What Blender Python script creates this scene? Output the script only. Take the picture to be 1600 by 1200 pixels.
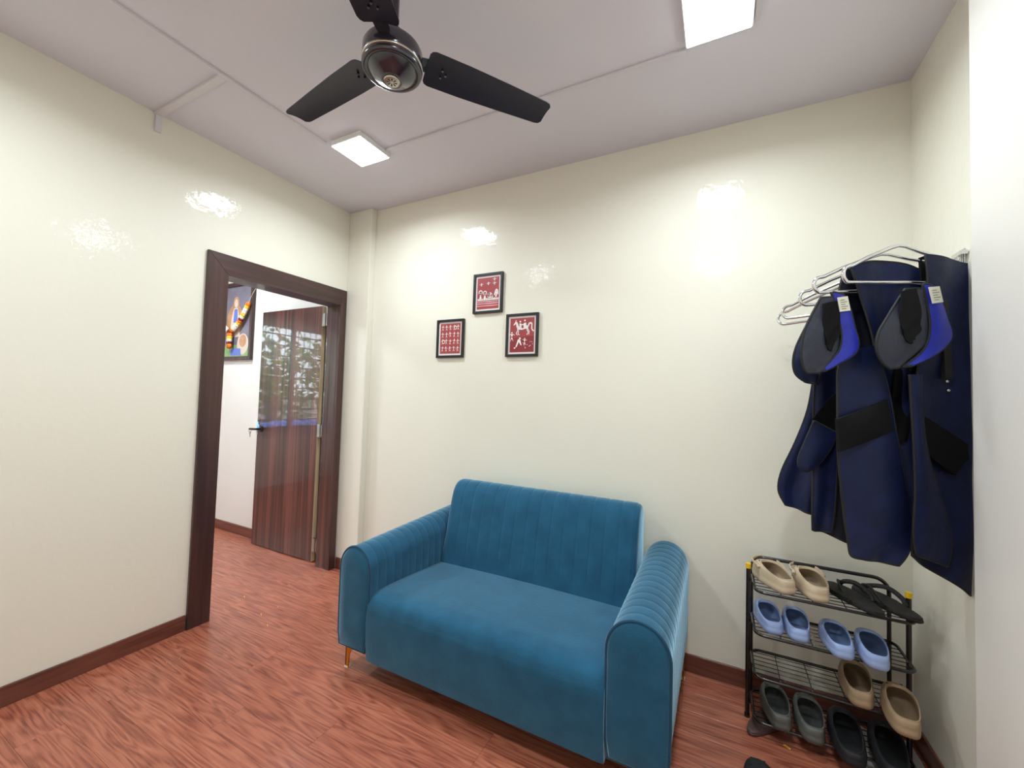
import bpy, math, random
from mathutils import Vector, Matrix, noise

random.seed(7)
S = bpy.context.scene
for o in list(bpy.data.objects): bpy.data.objects.remove(o)
COL = S.collection

# ------------------------------------------------------------------ camera
cam_d = bpy.data.cameras.new('camera'); cam = bpy.data.objects.new('camera', cam_d); COL.objects.link(cam)
cam_d.sensor_fit = 'HORIZONTAL'; cam_d.sensor_width = 36.0; cam_d.lens = 638.2 / 1600 * 36.0
cam_d.clip_start = 0.02; cam_d.clip_end = 200
R_ = Vector((0.89063, 0.45369, 0.03079)); U_ = Vector((-0.010835, -0.046518, 0.998859)); F_ = Vector((-0.454604, 0.889945, 0.036515))
cam.matrix_world = Matrix(((R_.x, U_.x, -F_.x, 2.6153), (R_.y, U_.y, -F_.y, -2.28176), (R_.z, U_.z, -F_.z, 1.32711), (0, 0, 0, 1)))
S.camera = cam

# ------------------------------------------------------------------ light and exposure
PANEL_POWER = 11.8           # watts of each LED ceiling panel
NEXT_POWER = 25.0            # watts of each unseen panel added to brighten the next room
PANEL_GLOW = 14.0            # brightness of the panels' glowing diffusers
SKY_STRENGTH = 17.0          # daylight outside the next room's window
S.view_settings.view_transform = 'Standard'; S.view_settings.look = 'None'
S.view_settings.gamma = 1.0; S.view_settings.use_curve_mapping = False
S.view_settings.exposure = 0.0
wd = bpy.data.worlds.new('sky'); S.world = wd; wd.use_nodes = True
wd.node_tree.nodes['Background'].inputs[0].default_value = (0.80, 0.90, 1.0, 1)
wd.node_tree.nodes['Background'].inputs[1].default_value = SKY_STRENGTH

# ------------------------------------------------------------------ helpers
def lin(c):
    return tuple((v/255/12.92 if v/255 <= 0.04045 else ((v/255+0.055)/1.055)**2.4) for v in c[:3]) + (1.0,)

class MB:
    """collects verts and faces; build() links ONE mesh object"""
    def __init__(s): s.v = []; s.f = []
    def add(s, vs, fs):
        b = len(s.v); s.v += [tuple(q) for q in vs]; s.f += [tuple(i+b for i in f) for f in fs]
    def box(s, a, b):
        (x0, y0, z0), (x1, y1, z1) = a, b
        s.add([(x0,y0,z0),(x1,y0,z0),(x1,y1,z0),(x0,y1,z0),(x0,y0,z1),(x1,y0,z1),(x1,y1,z1),(x0,y1,z1)],
              [(3,2,1,0),(4,5,6,7),(0,1,5,4),(1,2,6,5),(2,3,7,6),(3,0,4,7)])
    def prism(s, pts, off):
        n = len(pts); o = Vector(off)
        s.add([Vector(q) for q in pts] + [Vector(q)+o for q in pts],
              [tuple(range(n))[::-1], tuple(range(n, 2*n))] + [(i, (i+1) % n, n+(i+1) % n, n+i) for i in range(n)])
    def tube(s, path, r, seg=10, closed=False, flat=None):
        P = [Vector(q) for q in path]; n = len(P); rings = []
        up = None
        for i in range(n):
            a = P[(i-1) % n] if (closed or i > 0) else P[i]
            b = P[(i+1) % n] if (closed or i < n-1) else P[i]
            t = (b-a).normalized()
            if up is None:
                up = Vector((0,0,1)) if abs(t.z) < .9 else Vector((1,0,0))
            u = (up - t*up.dot(t))
            u = u.normalized() if u.length > 1e-6 else t.orthogonal().normalized()
            w = t.cross(u); up = u
            ra, rb = (r, r) if not flat else flat
            rings.append([P[i] + u*(ra*math.cos(2*math.pi*k/seg)) + w*(rb*math.sin(2*math.pi*k/seg)) for k in range(seg)])
        vs = [q for R in rings for q in R]; fs = []
        m = n if closed else n-1
        for i in range(m):
            j = (i+1) % n
            for k in range(seg):
                fs.append((i*seg+k, i*seg+(k+1) % seg, j*seg+(k+1) % seg, j*seg+k))
        if not closed:
            fs.append(tuple(range(seg))[::-1]); fs.append(tuple((n-1)*seg+k for k in range(seg)))
        s.add(vs, fs)
    def lathe(s, prof, c, seg=40, axis='z'):
        vs = []; fs = []
        for (r, z) in prof:
            for k in range(seg):
                a = 2*math.pi*k/seg
                q = (r*math.cos(a), r*math.sin(a), z)
                if axis == 'y': q = (q[0], q[2], q[1])
                if axis == 'x': q = (q[2], q[0], q[1])
                vs.append((c[0]+q[0], c[1]+q[1], c[2]+q[2]))
        n = len(prof)
        for i in range(n-1):
            for k in range(seg):
                fs.append((i*seg+k, i*seg+(k+1) % seg, (i+1)*seg+(k+1) % seg, (i+1)*seg+k))
        fs.append(tuple(range(seg))[::-1]); fs.append(tuple((n-1)*seg+k for k in range(seg)))
        s.add(vs, fs)
    def cyl(s, a, b, r, seg=16): s.tube([a, b], r, seg)
    def rings(s, rings, cap0=True, cap1=True):
        n = len(rings[0]); vs = [q for R in rings for q in R]; fs = []
        for i in range(len(rings)-1):
            for k in range(n):
                fs.append((i*n+k, i*n+(k+1) % n, (i+1)*n+(k+1) % n, (i+1)*n+k))
        if cap0: fs.append(tuple(range(n))[::-1])
        if cap1: fs.append(tuple((len(rings)-1)*n+k for k in range(n)))
        s.add(vs, fs)
    def ball(s, c, r, sq=1.0, seg=12, rg=8):
        pr = [(max(r*math.sin(math.pi*i/rg), r*.02), -sq*r*math.cos(math.pi*i/rg)) for i in range(rg+1)]
        s.lathe(pr, c, seg)
    def build(s, name, m, parent=None, smooth=False, bevel=0, loc=None, angle=None):
        me = bpy.data.meshes.new(name); me.from_pydata(s.v, [], s.f); me.update()
        import bmesh
        bm = bmesh.new(); bm.from_mesh(me); bmesh.ops.recalc_face_normals(bm, faces=bm.faces); bm.to_mesh(me); bm.free()
        o = bpy.data.objects.new(name, me); COL.objects.link(o)
        if m is not None: me.materials.append(m)
        if smooth:
            for p in me.polygons: p.use_smooth = True
            if angle:
                try: me.set_sharp_from_angle(angle=math.radians(angle))
                except Exception: pass
        if bevel:
            b = o.modifiers.new('bevel', 'BEVEL'); b.width = bevel; b.segments = 2; b.limit_method = 'ANGLE'; b.angle_limit = math.radians(40)
        if loc is not None: o.location = loc
        if parent is not None:
            o.parent = parent
            if loc is None: o.matrix_parent_inverse = world_of(parent).inverted()
        return o

def world_of(o):
    m = Matrix.LocRotScale(o.location, o.rotation_euler, o.scale)
    return m if o.parent is None else world_of(o.parent) @ o.matrix_parent_inverse @ m

def tag(o, label=None, cat=None, group=None, kind=None):
    if label: o['label'] = label
    if cat: o['category'] = cat
    if group: o['group'] = group
    if kind: o['kind'] = kind
    return o

def empty(name, loc=(0, 0, 0), rz=0):
    o = bpy.data.objects.new(name, None); COL.objects.link(o); o.location = loc; o.rotation_euler = (0, 0, rz); o.empty_display_size = .05
    return o

def copy_tree(o, parent=None):
    c = o.copy(); COL.objects.link(c); c.parent = parent
    if parent is not None: c.matrix_parent_inverse = o.matrix_parent_inverse.copy()
    for ch in list(o.children): copy_tree(ch, c)
    return c

# ------------------------------------------------------------------ materials
def mat(name, c, rough=.5, metal=0.0, var=0.0, vscale=8.0, c2=None, bump=0.0, bscale=60.0, sheen=0.0, sheen_tint=(1, 1, 1, 1), coat=0.0, coat_rough=.1,
        emit=None, spec=.5, trans=0.0, ior=1.5, stretch=(1, 1, 1), coat_bump=0.0, cb_scale=4.0):
    m = bpy.data.materials.new(name); m.use_nodes = True; nt = m.node_tree; b = nt.nodes['Principled BSDF']
    b.inputs['Base Color'].default_value = lin(c); b.inputs['Roughness'].default_value = rough; b.inputs['Metallic'].default_value = metal
    b.inputs['Specular IOR Level'].default_value = spec; b.inputs['IOR'].default_value = ior
    b.inputs['Sheen Weight'].default_value = sheen; b.inputs['Sheen Roughness'].default_value = .4; b.inputs['Sheen Tint'].default_value = sheen_tint
    b.inputs['Coat Weight'].default_value = coat; b.inputs['Coat Roughness'].default_value = coat_rough
    b.inputs['Transmission Weight'].default_value = trans
    if emit: b.inputs['Emission Color'].default_value = emit[0]; b.inputs['Emission Strength'].default_value = emit[1]
    tc = nt.nodes.new('ShaderNodeTexCoord'); mp = nt.nodes.new('ShaderNodeMapping'); mp.inputs['Scale'].default_value = stretch
    nt.links.new(tc.outputs['Object'], mp.inputs['Vector'])
    if var:
        n = nt.nodes.new('ShaderNodeTexNoise'); n.inputs['Scale'].default_value = vscale; n.inputs['Detail'].default_value = 5
        nt.links.new(mp.outputs[0], n.inputs['Vector'])
        r = nt.nodes.new('ShaderNodeValToRGB'); r.color_ramp.elements[0].position = .3; r.color_ramp.elements[1].position = .7
        a = lin(c); d = lin(c2) if c2 else tuple(v*(1-var) for v in a[:3]) + (1,)
        r.color_ramp.elements[0].color = d; r.color_ramp.elements[1].color = a
        nt.links.new(n.outputs['Fac'], r.inputs['Fac']); nt.links.new(r.outputs['Color'], b.inputs['Base Color'])
    if bump:
        n2 = nt.nodes.new('ShaderNodeTexNoise'); n2.inputs['Scale'].default_value = bscale; n2.inputs['Detail'].default_value = 4
        nt.links.new(mp.outputs[0], n2.inputs['Vector'])
        bp = nt.nodes.new('ShaderNodeBump'); bp.inputs['Strength'].default_value = bump; bp.inputs['Distance'].default_value = .01
        nt.links.new(n2.outputs['Fac'], bp.inputs['Height']); nt.links.new(bp.outputs['Normal'], b.inputs['Normal'])
    if coat_bump:
        n3 = nt.nodes.new('ShaderNodeTexNoise'); n3.inputs['Scale'].default_value = cb_scale; n3.inputs['Detail'].default_value = 3; n3.inputs['Roughness'].default_value = .55
        nt.links.new(mp.outputs[0], n3.inputs['Vector'])
        b3 = nt.nodes.new('ShaderNodeBump'); b3.inputs['Strength'].default_value = coat_bump; b3.inputs['Distance'].default_value = .01
        nt.links.new(n3.outputs['Fac'], b3.inputs['Height']); nt.links.new(b3.outputs['Normal'], b.inputs['Coat Normal'])
    return m

def wood(name, cols, stretch, rough=.35, coat=.3, coat_rough=.12, ring=.5, use_random=True, ring_freq=26.0, bump=.12, streak=60.0, ior=1.5):
    """long grained wood / laminate: low frequency contours give the cathedral rings, thin streaks the pores"""
    m = bpy.data.materials.new(name); m.use_nodes = True; nt = m.node_tree; b = nt.nodes['Principled BSDF']; N = nt.nodes.new; L = nt.links.new
    tc = N('ShaderNodeTexCoord'); mp = N('ShaderNodeMapping'); mp.inputs['Scale'].default_value = stretch
    vec = tc.outputs['Object']
    if use_random:
        oi = N('ShaderNodeObjectInfo'); mu = N('ShaderNodeMath'); mu.operation = 'MULTIPLY'; mu.inputs[1].default_value = 61.0; L(oi.outputs['Random'], mu.inputs[0])
        cx = N('ShaderNodeCombineXYZ'); L(mu.outputs[0], cx.inputs[0]); L(mu.outputs[0], cx.inputs[1])
        ad = N('ShaderNodeVectorMath'); ad.operation = 'ADD'; L(vec, ad.inputs[0]); L(cx.outputs[0], ad.inputs[1]); vec = ad.outputs[0]
    L(vec, mp.inputs['Vector'])
    n1 = N('ShaderNodeTexNoise'); n1.inputs['Scale'].default_value = 1.0; n1.inputs['Detail'].default_value = 1.3; n1.inputs['Distortion'].default_value = .35; L(mp.outputs[0], n1.inputs['Vector'])
    m1 = N('ShaderNodeMath'); m1.operation = 'MULTIPLY'; m1.inputs[1].default_value = ring_freq; L(n1.outputs['Fac'], m1.inputs[0])
    m2 = N('ShaderNodeMath'); m2.operation = 'SINE'; L(m1.outputs[0], m2.inputs[0])
    m3 = N('ShaderNodeMath'); m3.operation = 'MULTIPLY_ADD'; m3.inputs[1].default_value = .5; m3.inputs[2].default_value = .5; L(m2.outputs[0], m3.inputs[0])
    mp2 = N('ShaderNodeMapping'); L(vec, mp2.inputs['Vector'])
    mp2.inputs['Scale'].default_value = streak if isinstance(streak, tuple) else tuple(s_*(2.2 if s_ == min(stretch) else streak/10) for s_ in stretch)
    n2 = N('ShaderNodeTexNoise'); n2.inputs['Scale'].default_value = 1.0; n2.inputs['Detail'].default_value = 4; n2.inputs['Distortion'].default_value = .5; L(mp2.outputs[0], n2.inputs['Vector'])
    n3 = N('ShaderNodeTexNoise'); n3.inputs['Scale'].default_value = .7; n3.inputs['Detail'].default_value = 2; L(mp.outputs[0], n3.inputs['Vector'])
    # combine
    a1 = N('ShaderNodeMath'); a1.operation = 'MULTIPLY'; a1.inputs[1].default_value = ring; L(m3.outputs[0], a1.inputs[0])
    a2 = N('ShaderNodeMath'); a2.operation = 'MULTIPLY_ADD'; a2.inputs[1].default_value = .9; L(n2.outputs['Fac'], a2.inputs[0]); L(a1.outputs[0], a2.inputs[2])
    a3 = N('ShaderNodeMath'); a3.operation = 'MULTIPLY_ADD'; a3.inputs[1].default_value = .3; L(n3.outputs['Fac'], a3.inputs[0]); L(a2.outputs[0], a3.inputs[2])
    mr = N('ShaderNodeMapRange'); mr.inputs['From Min'].default_value = .60+ring*.5-.30; mr.inputs['From Max'].default_value = .60+ring*.5+.30; L(a3.outputs[0], mr.inputs['Value'])
    r = N('ShaderNodeValToRGB'); e = r.color_ramp.elements
    e[0].position = 0; e[0].color = lin(cols[0]); e[1].position = 1; e[1].color = lin(cols[2]); mid = e.new(.5); mid.color = lin(cols[1])
    L(mr.outputs[0], r.inputs['Fac']); L(r.outputs['Color'], b.inputs['Base Color'])
    b.inputs['Roughness'].default_value = rough; b.inputs['Coat Weight'].default_value = coat; b.inputs['Coat Roughness'].default_value = coat_rough; b.inputs['Coat IOR'].default_value = ior
    if bump:
        bp = N('ShaderNodeBump'); bp.inputs['Strength'].default_value = bump; bp.inputs['Distance'].default_value = .002; L(mr.outputs[0], bp.inputs['Height']); L(bp.outputs['Normal'], b.inputs['Normal'])
    return m

M = {}
M['wall'] = mat('cream_wall_paint', (237, 233, 218), rough=.5, spec=.3, var=.03, vscale=1.3, bump=.06, bscale=45, coat=.45, coat_rough=.06, coat_bump=.2, cb_scale=22)
M['wall_white'] = mat('white_wall_lit_column_paint', (236, 233, 226), rough=.5, spec=.3, var=.03, vscale=1.5, bump=.05, bscale=50, coat=.3, coat_rough=.2, coat_bump=.1, cb_scale=7)  # next room's own white; on the right column it stands for light
M['ceil'] = mat('ceiling_paint', (226, 224, 233), rough=.8, spec=.2, var=.05, vscale=1.2, bump=.06, bscale=70)
M['trunk'] = mat('painted_trunking', (220, 217, 222), rough=.6)
M['floor'] = wood('floor_laminate', [(122, 60, 45), (168, 96, 73), (190, 118, 91)], (1.5, 15, 15), rough=.38, coat=.25, coat_rough=.18, ring=.26, ring_freq=58, bump=.10, streak=(7, 125, 125))
M['sub'] = mat('dark_subfloor', (60, 32, 24), rough=.8)
M['base'] = wood('baseboard_wood', [(82, 44, 34), (104, 58, 46), (122, 70, 56)], (1.2, 1.2, 14), rough=.3, coat=.3, ring=.25, bump=.03)
M['door'] = wood('door_laminate', [(44, 21, 18), (82, 44, 37), (116, 66, 55)], (18, 18, .35), rough=.3, coat=.55, coat_rough=.025, ring=.35, ring_freq=12, bump=.02, use_random=False, streak=40, ior=1.6)
M['casing'] = wood('casing_laminate', [(50, 30, 28), (66, 41, 38), (84, 54, 50)], (12, 12, .6), rough=.4, coat=.25, coat_rough=.07, ring=.3, ring_freq=12, bump=.02, use_random=False, streak=40)
M['casing_h'] = wood('casing_laminate_across', [(50, 30, 28), (66, 41, 38), (84, 54, 50)], (12, .6, 12), rough=.4, coat=.25, coat_rough=.07, ring=.3, ring_freq=12, bump=.02, use_random=False, streak=40)
M['edge'] = wood('raw_door_edge', [(186, 160, 116), (216, 194, 152), (232, 214, 178)], (14, 14, .8), rough=.6, coat=0, ring=.3, use_random=False)
M['chrome'] = mat('chrome', (225, 225, 228), rough=.12, metal=1)
M['steel'] = mat('brushed_steel', (180, 178, 172), rough=.3, metal=1)
M['dark_metal'] = mat('dark_metal', (40, 36, 34), rough=.35, metal=.6)
M['black_enamel'] = mat('black_enamel', (22, 20, 20), rough=.25, coat=.4)
M['velvet'] = mat('teal_velvet', (36, 90, 120), rough=.85, spec=.15, sheen=1.0, sheen_tint=(.5, .8, 1, 1), var=.25, vscale=11, c2=(29, 76, 104), bump=.15, bscale=140)
M['piping'] = mat('teal_piping', (27, 70, 96), rough=.8, sheen=.3, spec=.2)
M['gold'] = mat('gold_leg', (214, 160, 62), rough=.25, metal=.9)
M['pad'] = mat('white_pad', (220, 214, 204), rough=.6)
M['fan'] = mat('fan_enamel', (34, 27, 40), rough=.22, spec=.6, coat=.6, coat_rough=.08)
M['blade'] = mat('fan_blade_enamel', (30, 28, 44), rough=.4, spec=.35)
M['fan_ring'] = mat('fan_ring_metal', (190, 182, 172), rough=.25, metal=.9)
M['led'] = mat('led_diffuser', (255, 255, 255), rough=.5, emit=((.90, .96, 1.0, 1), PANEL_GLOW))
M['led_frame'] = mat('led_frame', (240, 240, 240), rough=.5)
M['black_frame'] = mat('black_frame', (24, 23, 22), rough=.45)
M['paper'] = mat('mount_paper', (236, 228, 230), rough=.35, coat=.25)
M['red'] = mat('red_print', (164, 62, 66), rough=.4, coat=.3, var=.12, vscale=30)
M['red2'] = mat('deep_red_print', (140, 36, 46), rough=.4, coat=.3)
M['ink'] = mat('white_print_ink', (240, 232, 230), rough=.45)
M['ink_pink'] = mat('pink_print_ink', (222, 160, 164), rough=.45)
M['ink_dark'] = mat('dark_print_ink', (58, 28, 32), rough=.45)
M['navy'] = mat('navy_nylon', (24, 34, 74), rough=.45, spec=.25, var=.25, vscale=14, c2=(18, 27, 56), bump=.2, bscale=30)
M['navy_dark'] = mat('dark_navy_cloth', (14, 18, 34), rough=.6, spec=.3, var=.2, vscale=20)
M['lining'] = mat('charcoal_lining', (48, 52, 66), rough=.5, spec=.4, var=.25, vscale=18, bump=.25, bscale=40)
M['blackcloth'] = mat('black_cloth', (12, 12, 15), rough=.8, spec=.2)
M['binding'] = mat('black_binding', (22, 23, 26), rough=.7)
M['royal'] = mat('royal_blue_nylon', (30, 44, 178), rough=.45, var=.2, vscale=22, c2=(22, 34, 150))
M['tag'] = mat('white_tag', (226, 224, 206), rough=.7)
M['tagink'] = mat('tag_ink', (120, 118, 112), rough=.8)
M['beige'] = mat('beige_foam', (204, 184, 156), rough=.6, var=.08, vscale=40, spec=.3)
M['tan'] = mat('tan_foam', (172, 146, 116), rough=.6, var=.1, vscale=40, spec=.3)
M['bluefoam'] = mat('pale_blue_rubber', (176, 198, 246), rough=.3, spec=.5, trans=.25, ior=1.3)
M['greyfoam'] = mat('grey_green_foam', (92, 94, 88), rough=.55, var=.1, vscale=40)
M['blackfoam'] = mat('black_foam', (26, 27, 31), rough=.7)
M['insole_dark'] = mat('shaded_cream_insole', (160, 140, 114), rough=.8)  # foam colour darkened for the shade inside the clogs
M['insole_blue'] = mat('shaded_blue_insole', (104, 124, 164), rough=.6)  # darker grey-blue paints in the shading inside the slip-ons
M['insole_grey'] = mat('shaded_grey_insole', (66, 68, 66), rough=.8)  # grey foam tone lowered for the shade inside the shoe
M['insole_black'] = mat('black_insole', (18, 18, 21), rough=.85)
M['insole_tan'] = mat('shaded_tan_insole', (140, 116, 90), rough=.8)  # tan foam tone lowered for the shade inside the shoe
M['flipflop'] = mat('black_flipflop_rubber', (22, 21, 21), rough=.6, bump=.4, bscale=160)
M['brownsole'] = mat('brown_rubber', (84, 62, 58), rough=.5)
M['yellow'] = mat('yellow_plastic', (236, 190, 20), rough=.4)
M['petal'] = mat('yellow_petal', (240, 176, 50), rough=.6)
M['marigold'] = mat('orange_marigold', (232, 120, 20), rough=.7, bump=.8, bscale=90)
M['mari_y'] = mat('yellow_marigold', (240, 196, 50), rough=.7, bump=.8, bscale=90)
M['mari_w'] = mat('cream_flower', (236, 230, 206), rough=.7, bump=.8, bscale=90)
M['mari_r'] = mat('maroon_flower', (120, 30, 24), rough=.7, bump=.8, bscale=90)
M['print_bg'] = mat('grey_mauve_print', (120, 116, 132), rough=.35, coat=.4, var=.3, vscale=9)
M['print_pale'] = mat('pale_print', (206, 186, 172), rough=.4, coat=.4)
M['print_tan'] = mat('tan_print', (190, 140, 100), rough=.4, coat=.4, var=.3, vscale=20)
M['print_blue'] = mat('blue_print', (88, 110, 190), rough=.4, coat=.4)
M['print_green'] = mat('green_print', (140, 176, 110), rough=.4, coat=.4, var=.3, vscale=30)
M['leaf'] = mat('green_leaf', (110, 150, 50), rough=.5, var=.4, vscale=3)
M['bark'] = mat('bark', (90, 70, 52), rough=.9)
M['tarp'] = mat('blue_tarpaulin', (60, 130, 220), rough=.5)
M['concrete'] = mat('pale_concrete', (196, 190, 182), rough=.9, var=.15, vscale=3)
M['polythene'] = mat('white_polythene', (206, 204, 202), rough=.35, spec=.5, bump=.5, bscale=25)
def glass_mat():
    m = bpy.data.materials.new('window_glass'); m.use_nodes = True; nt = m.node_tree; nt.nodes.clear()
    o = nt.nodes.new('ShaderNodeOutputMaterial'); mx = nt.nodes.new('ShaderNodeMixShader'); t = nt.nodes.new('ShaderNodeBsdfTransparent'); g = nt.nodes.new('ShaderNodeBsdfGlossy')
    fr = nt.nodes.new('ShaderNodeFresnel'); fr.inputs[0].default_value = 1.45; g.inputs['Roughness'].default_value = .02; t.inputs[0].default_value = (.93, .95, .94, 1)
    nt.links.new(fr.outputs[0], mx.inputs[0]); nt.links.new(t.outputs[0], mx.inputs[1]); nt.links.new(g.outputs[0], mx.inputs[2]); nt.links.new(mx.outputs[0], o.inputs[0]); return m
M['glass'] = glass_mat()

# ------------------------------------------------------------------ the room shell
H = 2.75; W = 3.33; YF = -2.95; XN = -3.0; TK = .12          # ceiling, right wall, front wall, far wall of the next room, partition thickness
def struct(mb, name, m, label, **k):
    return tag(mb.build(name, m, **k), label, None, None, 'structure')

fl = MB(); fl.box((XN-.1, YF-.1, -.08), (W+.4, .12, -.012)); floor = struct(fl, 'floor', M['sub'], 'red brown wood laminate floor running through both rooms')
PW = .13; PL = 1.21; mesh_cache = {}
def plank_mesh(L):
    k = round(L, 3)
    if k not in mesh_cache:
        g = .0003; c = .0005; x = L/2-g; y = PW/2-g
        vs = [(-x,-y,-.011),(x,-y,-.011),(x,y,-.011),(-x,y,-.011),(-x,-y,-c),(x,-y,-c),(x,y,-c),(-x,y,-c),(-x+c,-y+c,0),(x-c,-y+c,0),(x-c,y-c,0),(-x+c,y-c,0)]
        fs = [(0,1,5,4),(1,2,6,5),(2,3,7,6),(3,0,4,7),(4,5,9,8),(5,6,10,9),(6,7,11,10),(7,4,8,11),(8,9,10,11)]
        me = bpy.data.meshes.new('plank'); me.from_pydata(vs, [], fs); me.update(); me.materials.append(M['floor']); mesh_cache[k] = me
    return mesh_cache[k]
joint = {-1: .325, 0: .85, 1: 1.25, 2: .62, 3: 1.83, -3: .34, -2: 1.05}        # where a row's end joint falls
for i in range(-13, 11):
    yc = -1.33 + PW*(i+.5)
    x = joint.get(i, random.random()*PL)
    while x > XN: x -= PL
    while x < W:
        a = max(x, XN); b = min(x+PL, W)
        if b-a > .04:
            o = bpy.data.objects.new('plank', plank_mesh(b-a)); COL.objects.link(o); o.location = ((a+b)/2, yc, 0); o.parent = floor
        x += PL

w = MB(); w.box((XN-.1, YF-.1, H), (W+.4, .12, H+.1)); struct(w, 'ceiling', M['ceil'], 'mauve grey painted flat ceiling')
w = MB(); w.box((-TK/2, 0, 0), (W+.1, .1, H)); struct(w, 'wall_back', M['wall'], 'glossy cream painted wall behind the sofa')
w = MB(); w.box((XN-.1, 0, 0), (-TK/2, .1, H)); struct(w, 'wall_next_back', M['wall_white'], 'white wall of the next room with framed picture')
D1, D2, DI1, DI2, DZ, DZI = -1.0335, -.065, -.92, -.12, 2.125, 2.005
w = MB(); w.box((-TK/2, YF, 0), (0, DI1-.02, H)); w.box((-TK/2, DI2+.02, 0), (0, 0, H)); w.box((-TK/2, DI1-.02, DZI+.02), (0, DI2+.02, H))
struct(w, 'wall_left', M['wall'], 'glossy cream wall with the dark doorway')
w = MB(); w.box((-TK, YF, 0), (-TK/2, DI1-.02, H)); w.box((-TK, DI2+.02, 0), (-TK/2, 0, H)); w.box((-TK, DI1-.02, DZI+.02), (-TK/2, DI2+.02, H))
struct(w, 'wall_next_right', M['wall_white'], 'next room side of the partition wall')
w = MB(); w.box((0, -.055, 0), (.234, 0, H)); struct(w, 'trim_1', M['wall'], 'shallow cream pilaster beside the doorway', bevel=.004)
w = MB(); w.box((W, -.66, 0), (W+.1, .1, H)); struct(w, 'wall_right', M['wall'], 'cream side wall of the coat corner')
PX = 3.25
w = MB(); w.box((PX, YF, 0), (W+.1, -.66, H)); struct(w, 'wall_right_pillar', M['wall_white'], 'pale wall column at the right edge', bevel=.004)  # whiter than the cream wall: light on this face put into the colour
w = MB(); w.box((-TK/2, YF-.1, 0), (W+.1, YF, H)); struct(w, 'wall_front', M['wall'], 'cream wall facing the sofa')
w = MB(); w.box((XN-.1, YF-.1, 0), (-TK/2, YF, H)); struct(w, 'wall_next_front', M['wall_white'], 'white front wall of the next room')
WY0, WY1, WZ0, WZ1 = -2.5, -1.1, .78, 2.3
w = MB(); w.box((XN-.1, YF, 0), (XN, 0, WZ0)); w.box((XN-.1, YF, WZ1), (XN, 0, H)); w.box((XN-.1, YF, WZ0), (XN, WY0, WZ1)); w.box((XN-.1, WY1, WZ0), (XN, 0, WZ1))
struct(w, 'wall_next_left', M['wall_white'], 'white window wall of the next room')

def board(name, a, b, label):
    w = MB(); w.box(a, b); return struct(w, name, M['base'], label, bevel=.004)
BH = .085; BT = .012
board('baseboard_left', (0, YF, 0), (BT, D1-.004, BH), 'dark brown skirting along the doorway wall')
board('baseboard_pilaster', (.022, -.055-BT, 0), (.234+BT, -.055, BH), 'brown skirting across the pilaster')
board('baseboard_back', (.234+BT, -BT, 0), (W-BT, 0, BH), 'red brown skirting behind the sofa')
board('baseboard_right', (W-BT, -.66, 0), (W, 0, BH), 'dark skirting in the shoe rack corner')
board('baseboard_next', (XN, -BT, 0), (-TK, 0, BH), 'brown skirting in the next room')
board('baseboard_pillar', (PX-BT, YF, 0), (PX, -.66, BH), 'brown skirting along the pillar')

# doorway: casing, linings, leaf
door = tag(empty('door_1', (0, -.5, 0)), 'glossy dark brown door standing open with wide casing', None, None, 'structure')
CT = .018
def yz(pts, m, name, parent, x0=0.0, th=CT, bevel=.002):
    w = MB(); w.prism([(x0, a, b) for a, b in pts], (th, 0, 0)); return w.build(name, m, parent, bevel=bevel)
yz([(D1, 0), (DI1, 0), (DI1, DZI), (D1, DZ)], M['casing'], 'casing', door)
yz([(D1, DZ), (DI1, DZI), (DI2, DZI), (D2, DZ)], M['casing_h'], 'casing', door)
yz([(DI2, 0), (D2, 0), (D2, DZ), (DI2, DZI)], M['casing'], 'casing', door)
w = MB(); w.box((-TK-.01, DI2, 0), (0, DI2+.02, DZI)); w.build('jamb', M['door'], door)
w = MB(); w.box((-TK-.01, DI1-.02, 0), (0, DI1, DZI)); w.build('jamb', M['door'], door)
w = MB(); w.box((-TK-.01, DI1-.02, DZI), (0, DI2+.02, DZI+.02)); w.build('head_lining', M['casing_h'], door)
w = MB(); w.box((-TK-.028, DI2+.02, 0), (-TK-.0005, -.03, DZ)); w.build('rear_casing', M['casing'], door)
LX0, LX1, LY0, LY1 = -1.0, -.222, -.09, -.055
w = MB(); w.box((LX0, LY0, .006), (LX1, LY1, 2.024)); leaf = w.build('door_leaf', M['door'], door, bevel=.0015)
w = MB(); w.box((LX1, LY0+.001, .008), (LX1+.0015, LY1-.001, 2.022)); tag(w.build('edge_strip', M['edge'], leaf), 'bare pale wood hinge edge')
for z in (.14, 1.03, 1.91):
    w = MB(); w.box((LX1+.001, LY0+.002, z-.05), (LX1+.005, LY1-.004, z+.05)); w.box((-TK-.033, DI2+.022, z-.05), (-TK-.029, LY0-.002+.02, z+.05))
    w.box((LX1+.003, LY0-.002, z-.05), (-TK-.03, LY0+.002, z+.05)); w.cyl((-.185, LY0-.004, z-.052), (-.185, LY0-.004, z+.052), .006)
    tag(w.build('hinge', M['steel'], leaf), 'steel butt hinge')
w = MB(); w.lathe([(.027, 0), (.027, .006), (.02, .01)], (0, 0, 0), 24, 'y'); w.v = [(LX0+.06+x, LY0-y, 1.0+z) for x, y, z in w.v]
w.tube([(LX0+.06, LY0-.006, 1.0), (LX0+.06, LY0-.05, 1.0), (LX0+.05, LY0-.056, 1.0), (LX0-.012, LY0-.058, .998)], .009, 10)
tag(w.build('handle', M['dark_metal'], leaf, smooth=True, angle=40), 'dark lever handle')
w = MB(); w.lathe([(.016, 0), (.016, .012)], (0, 0, 0), 20, 'y'); w.v = [(LX0+.035+x, LY0-y, 1.02+z) for x, y, z in w.v]
w.box((LX0+.0, LY0-.004, .95), (LX0+.02, LY0, 1.06)); w.build('lock_plate', M['chrome'], leaf)
w = MB()
KX, KY = LX0-.004, LY0-.057
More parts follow.
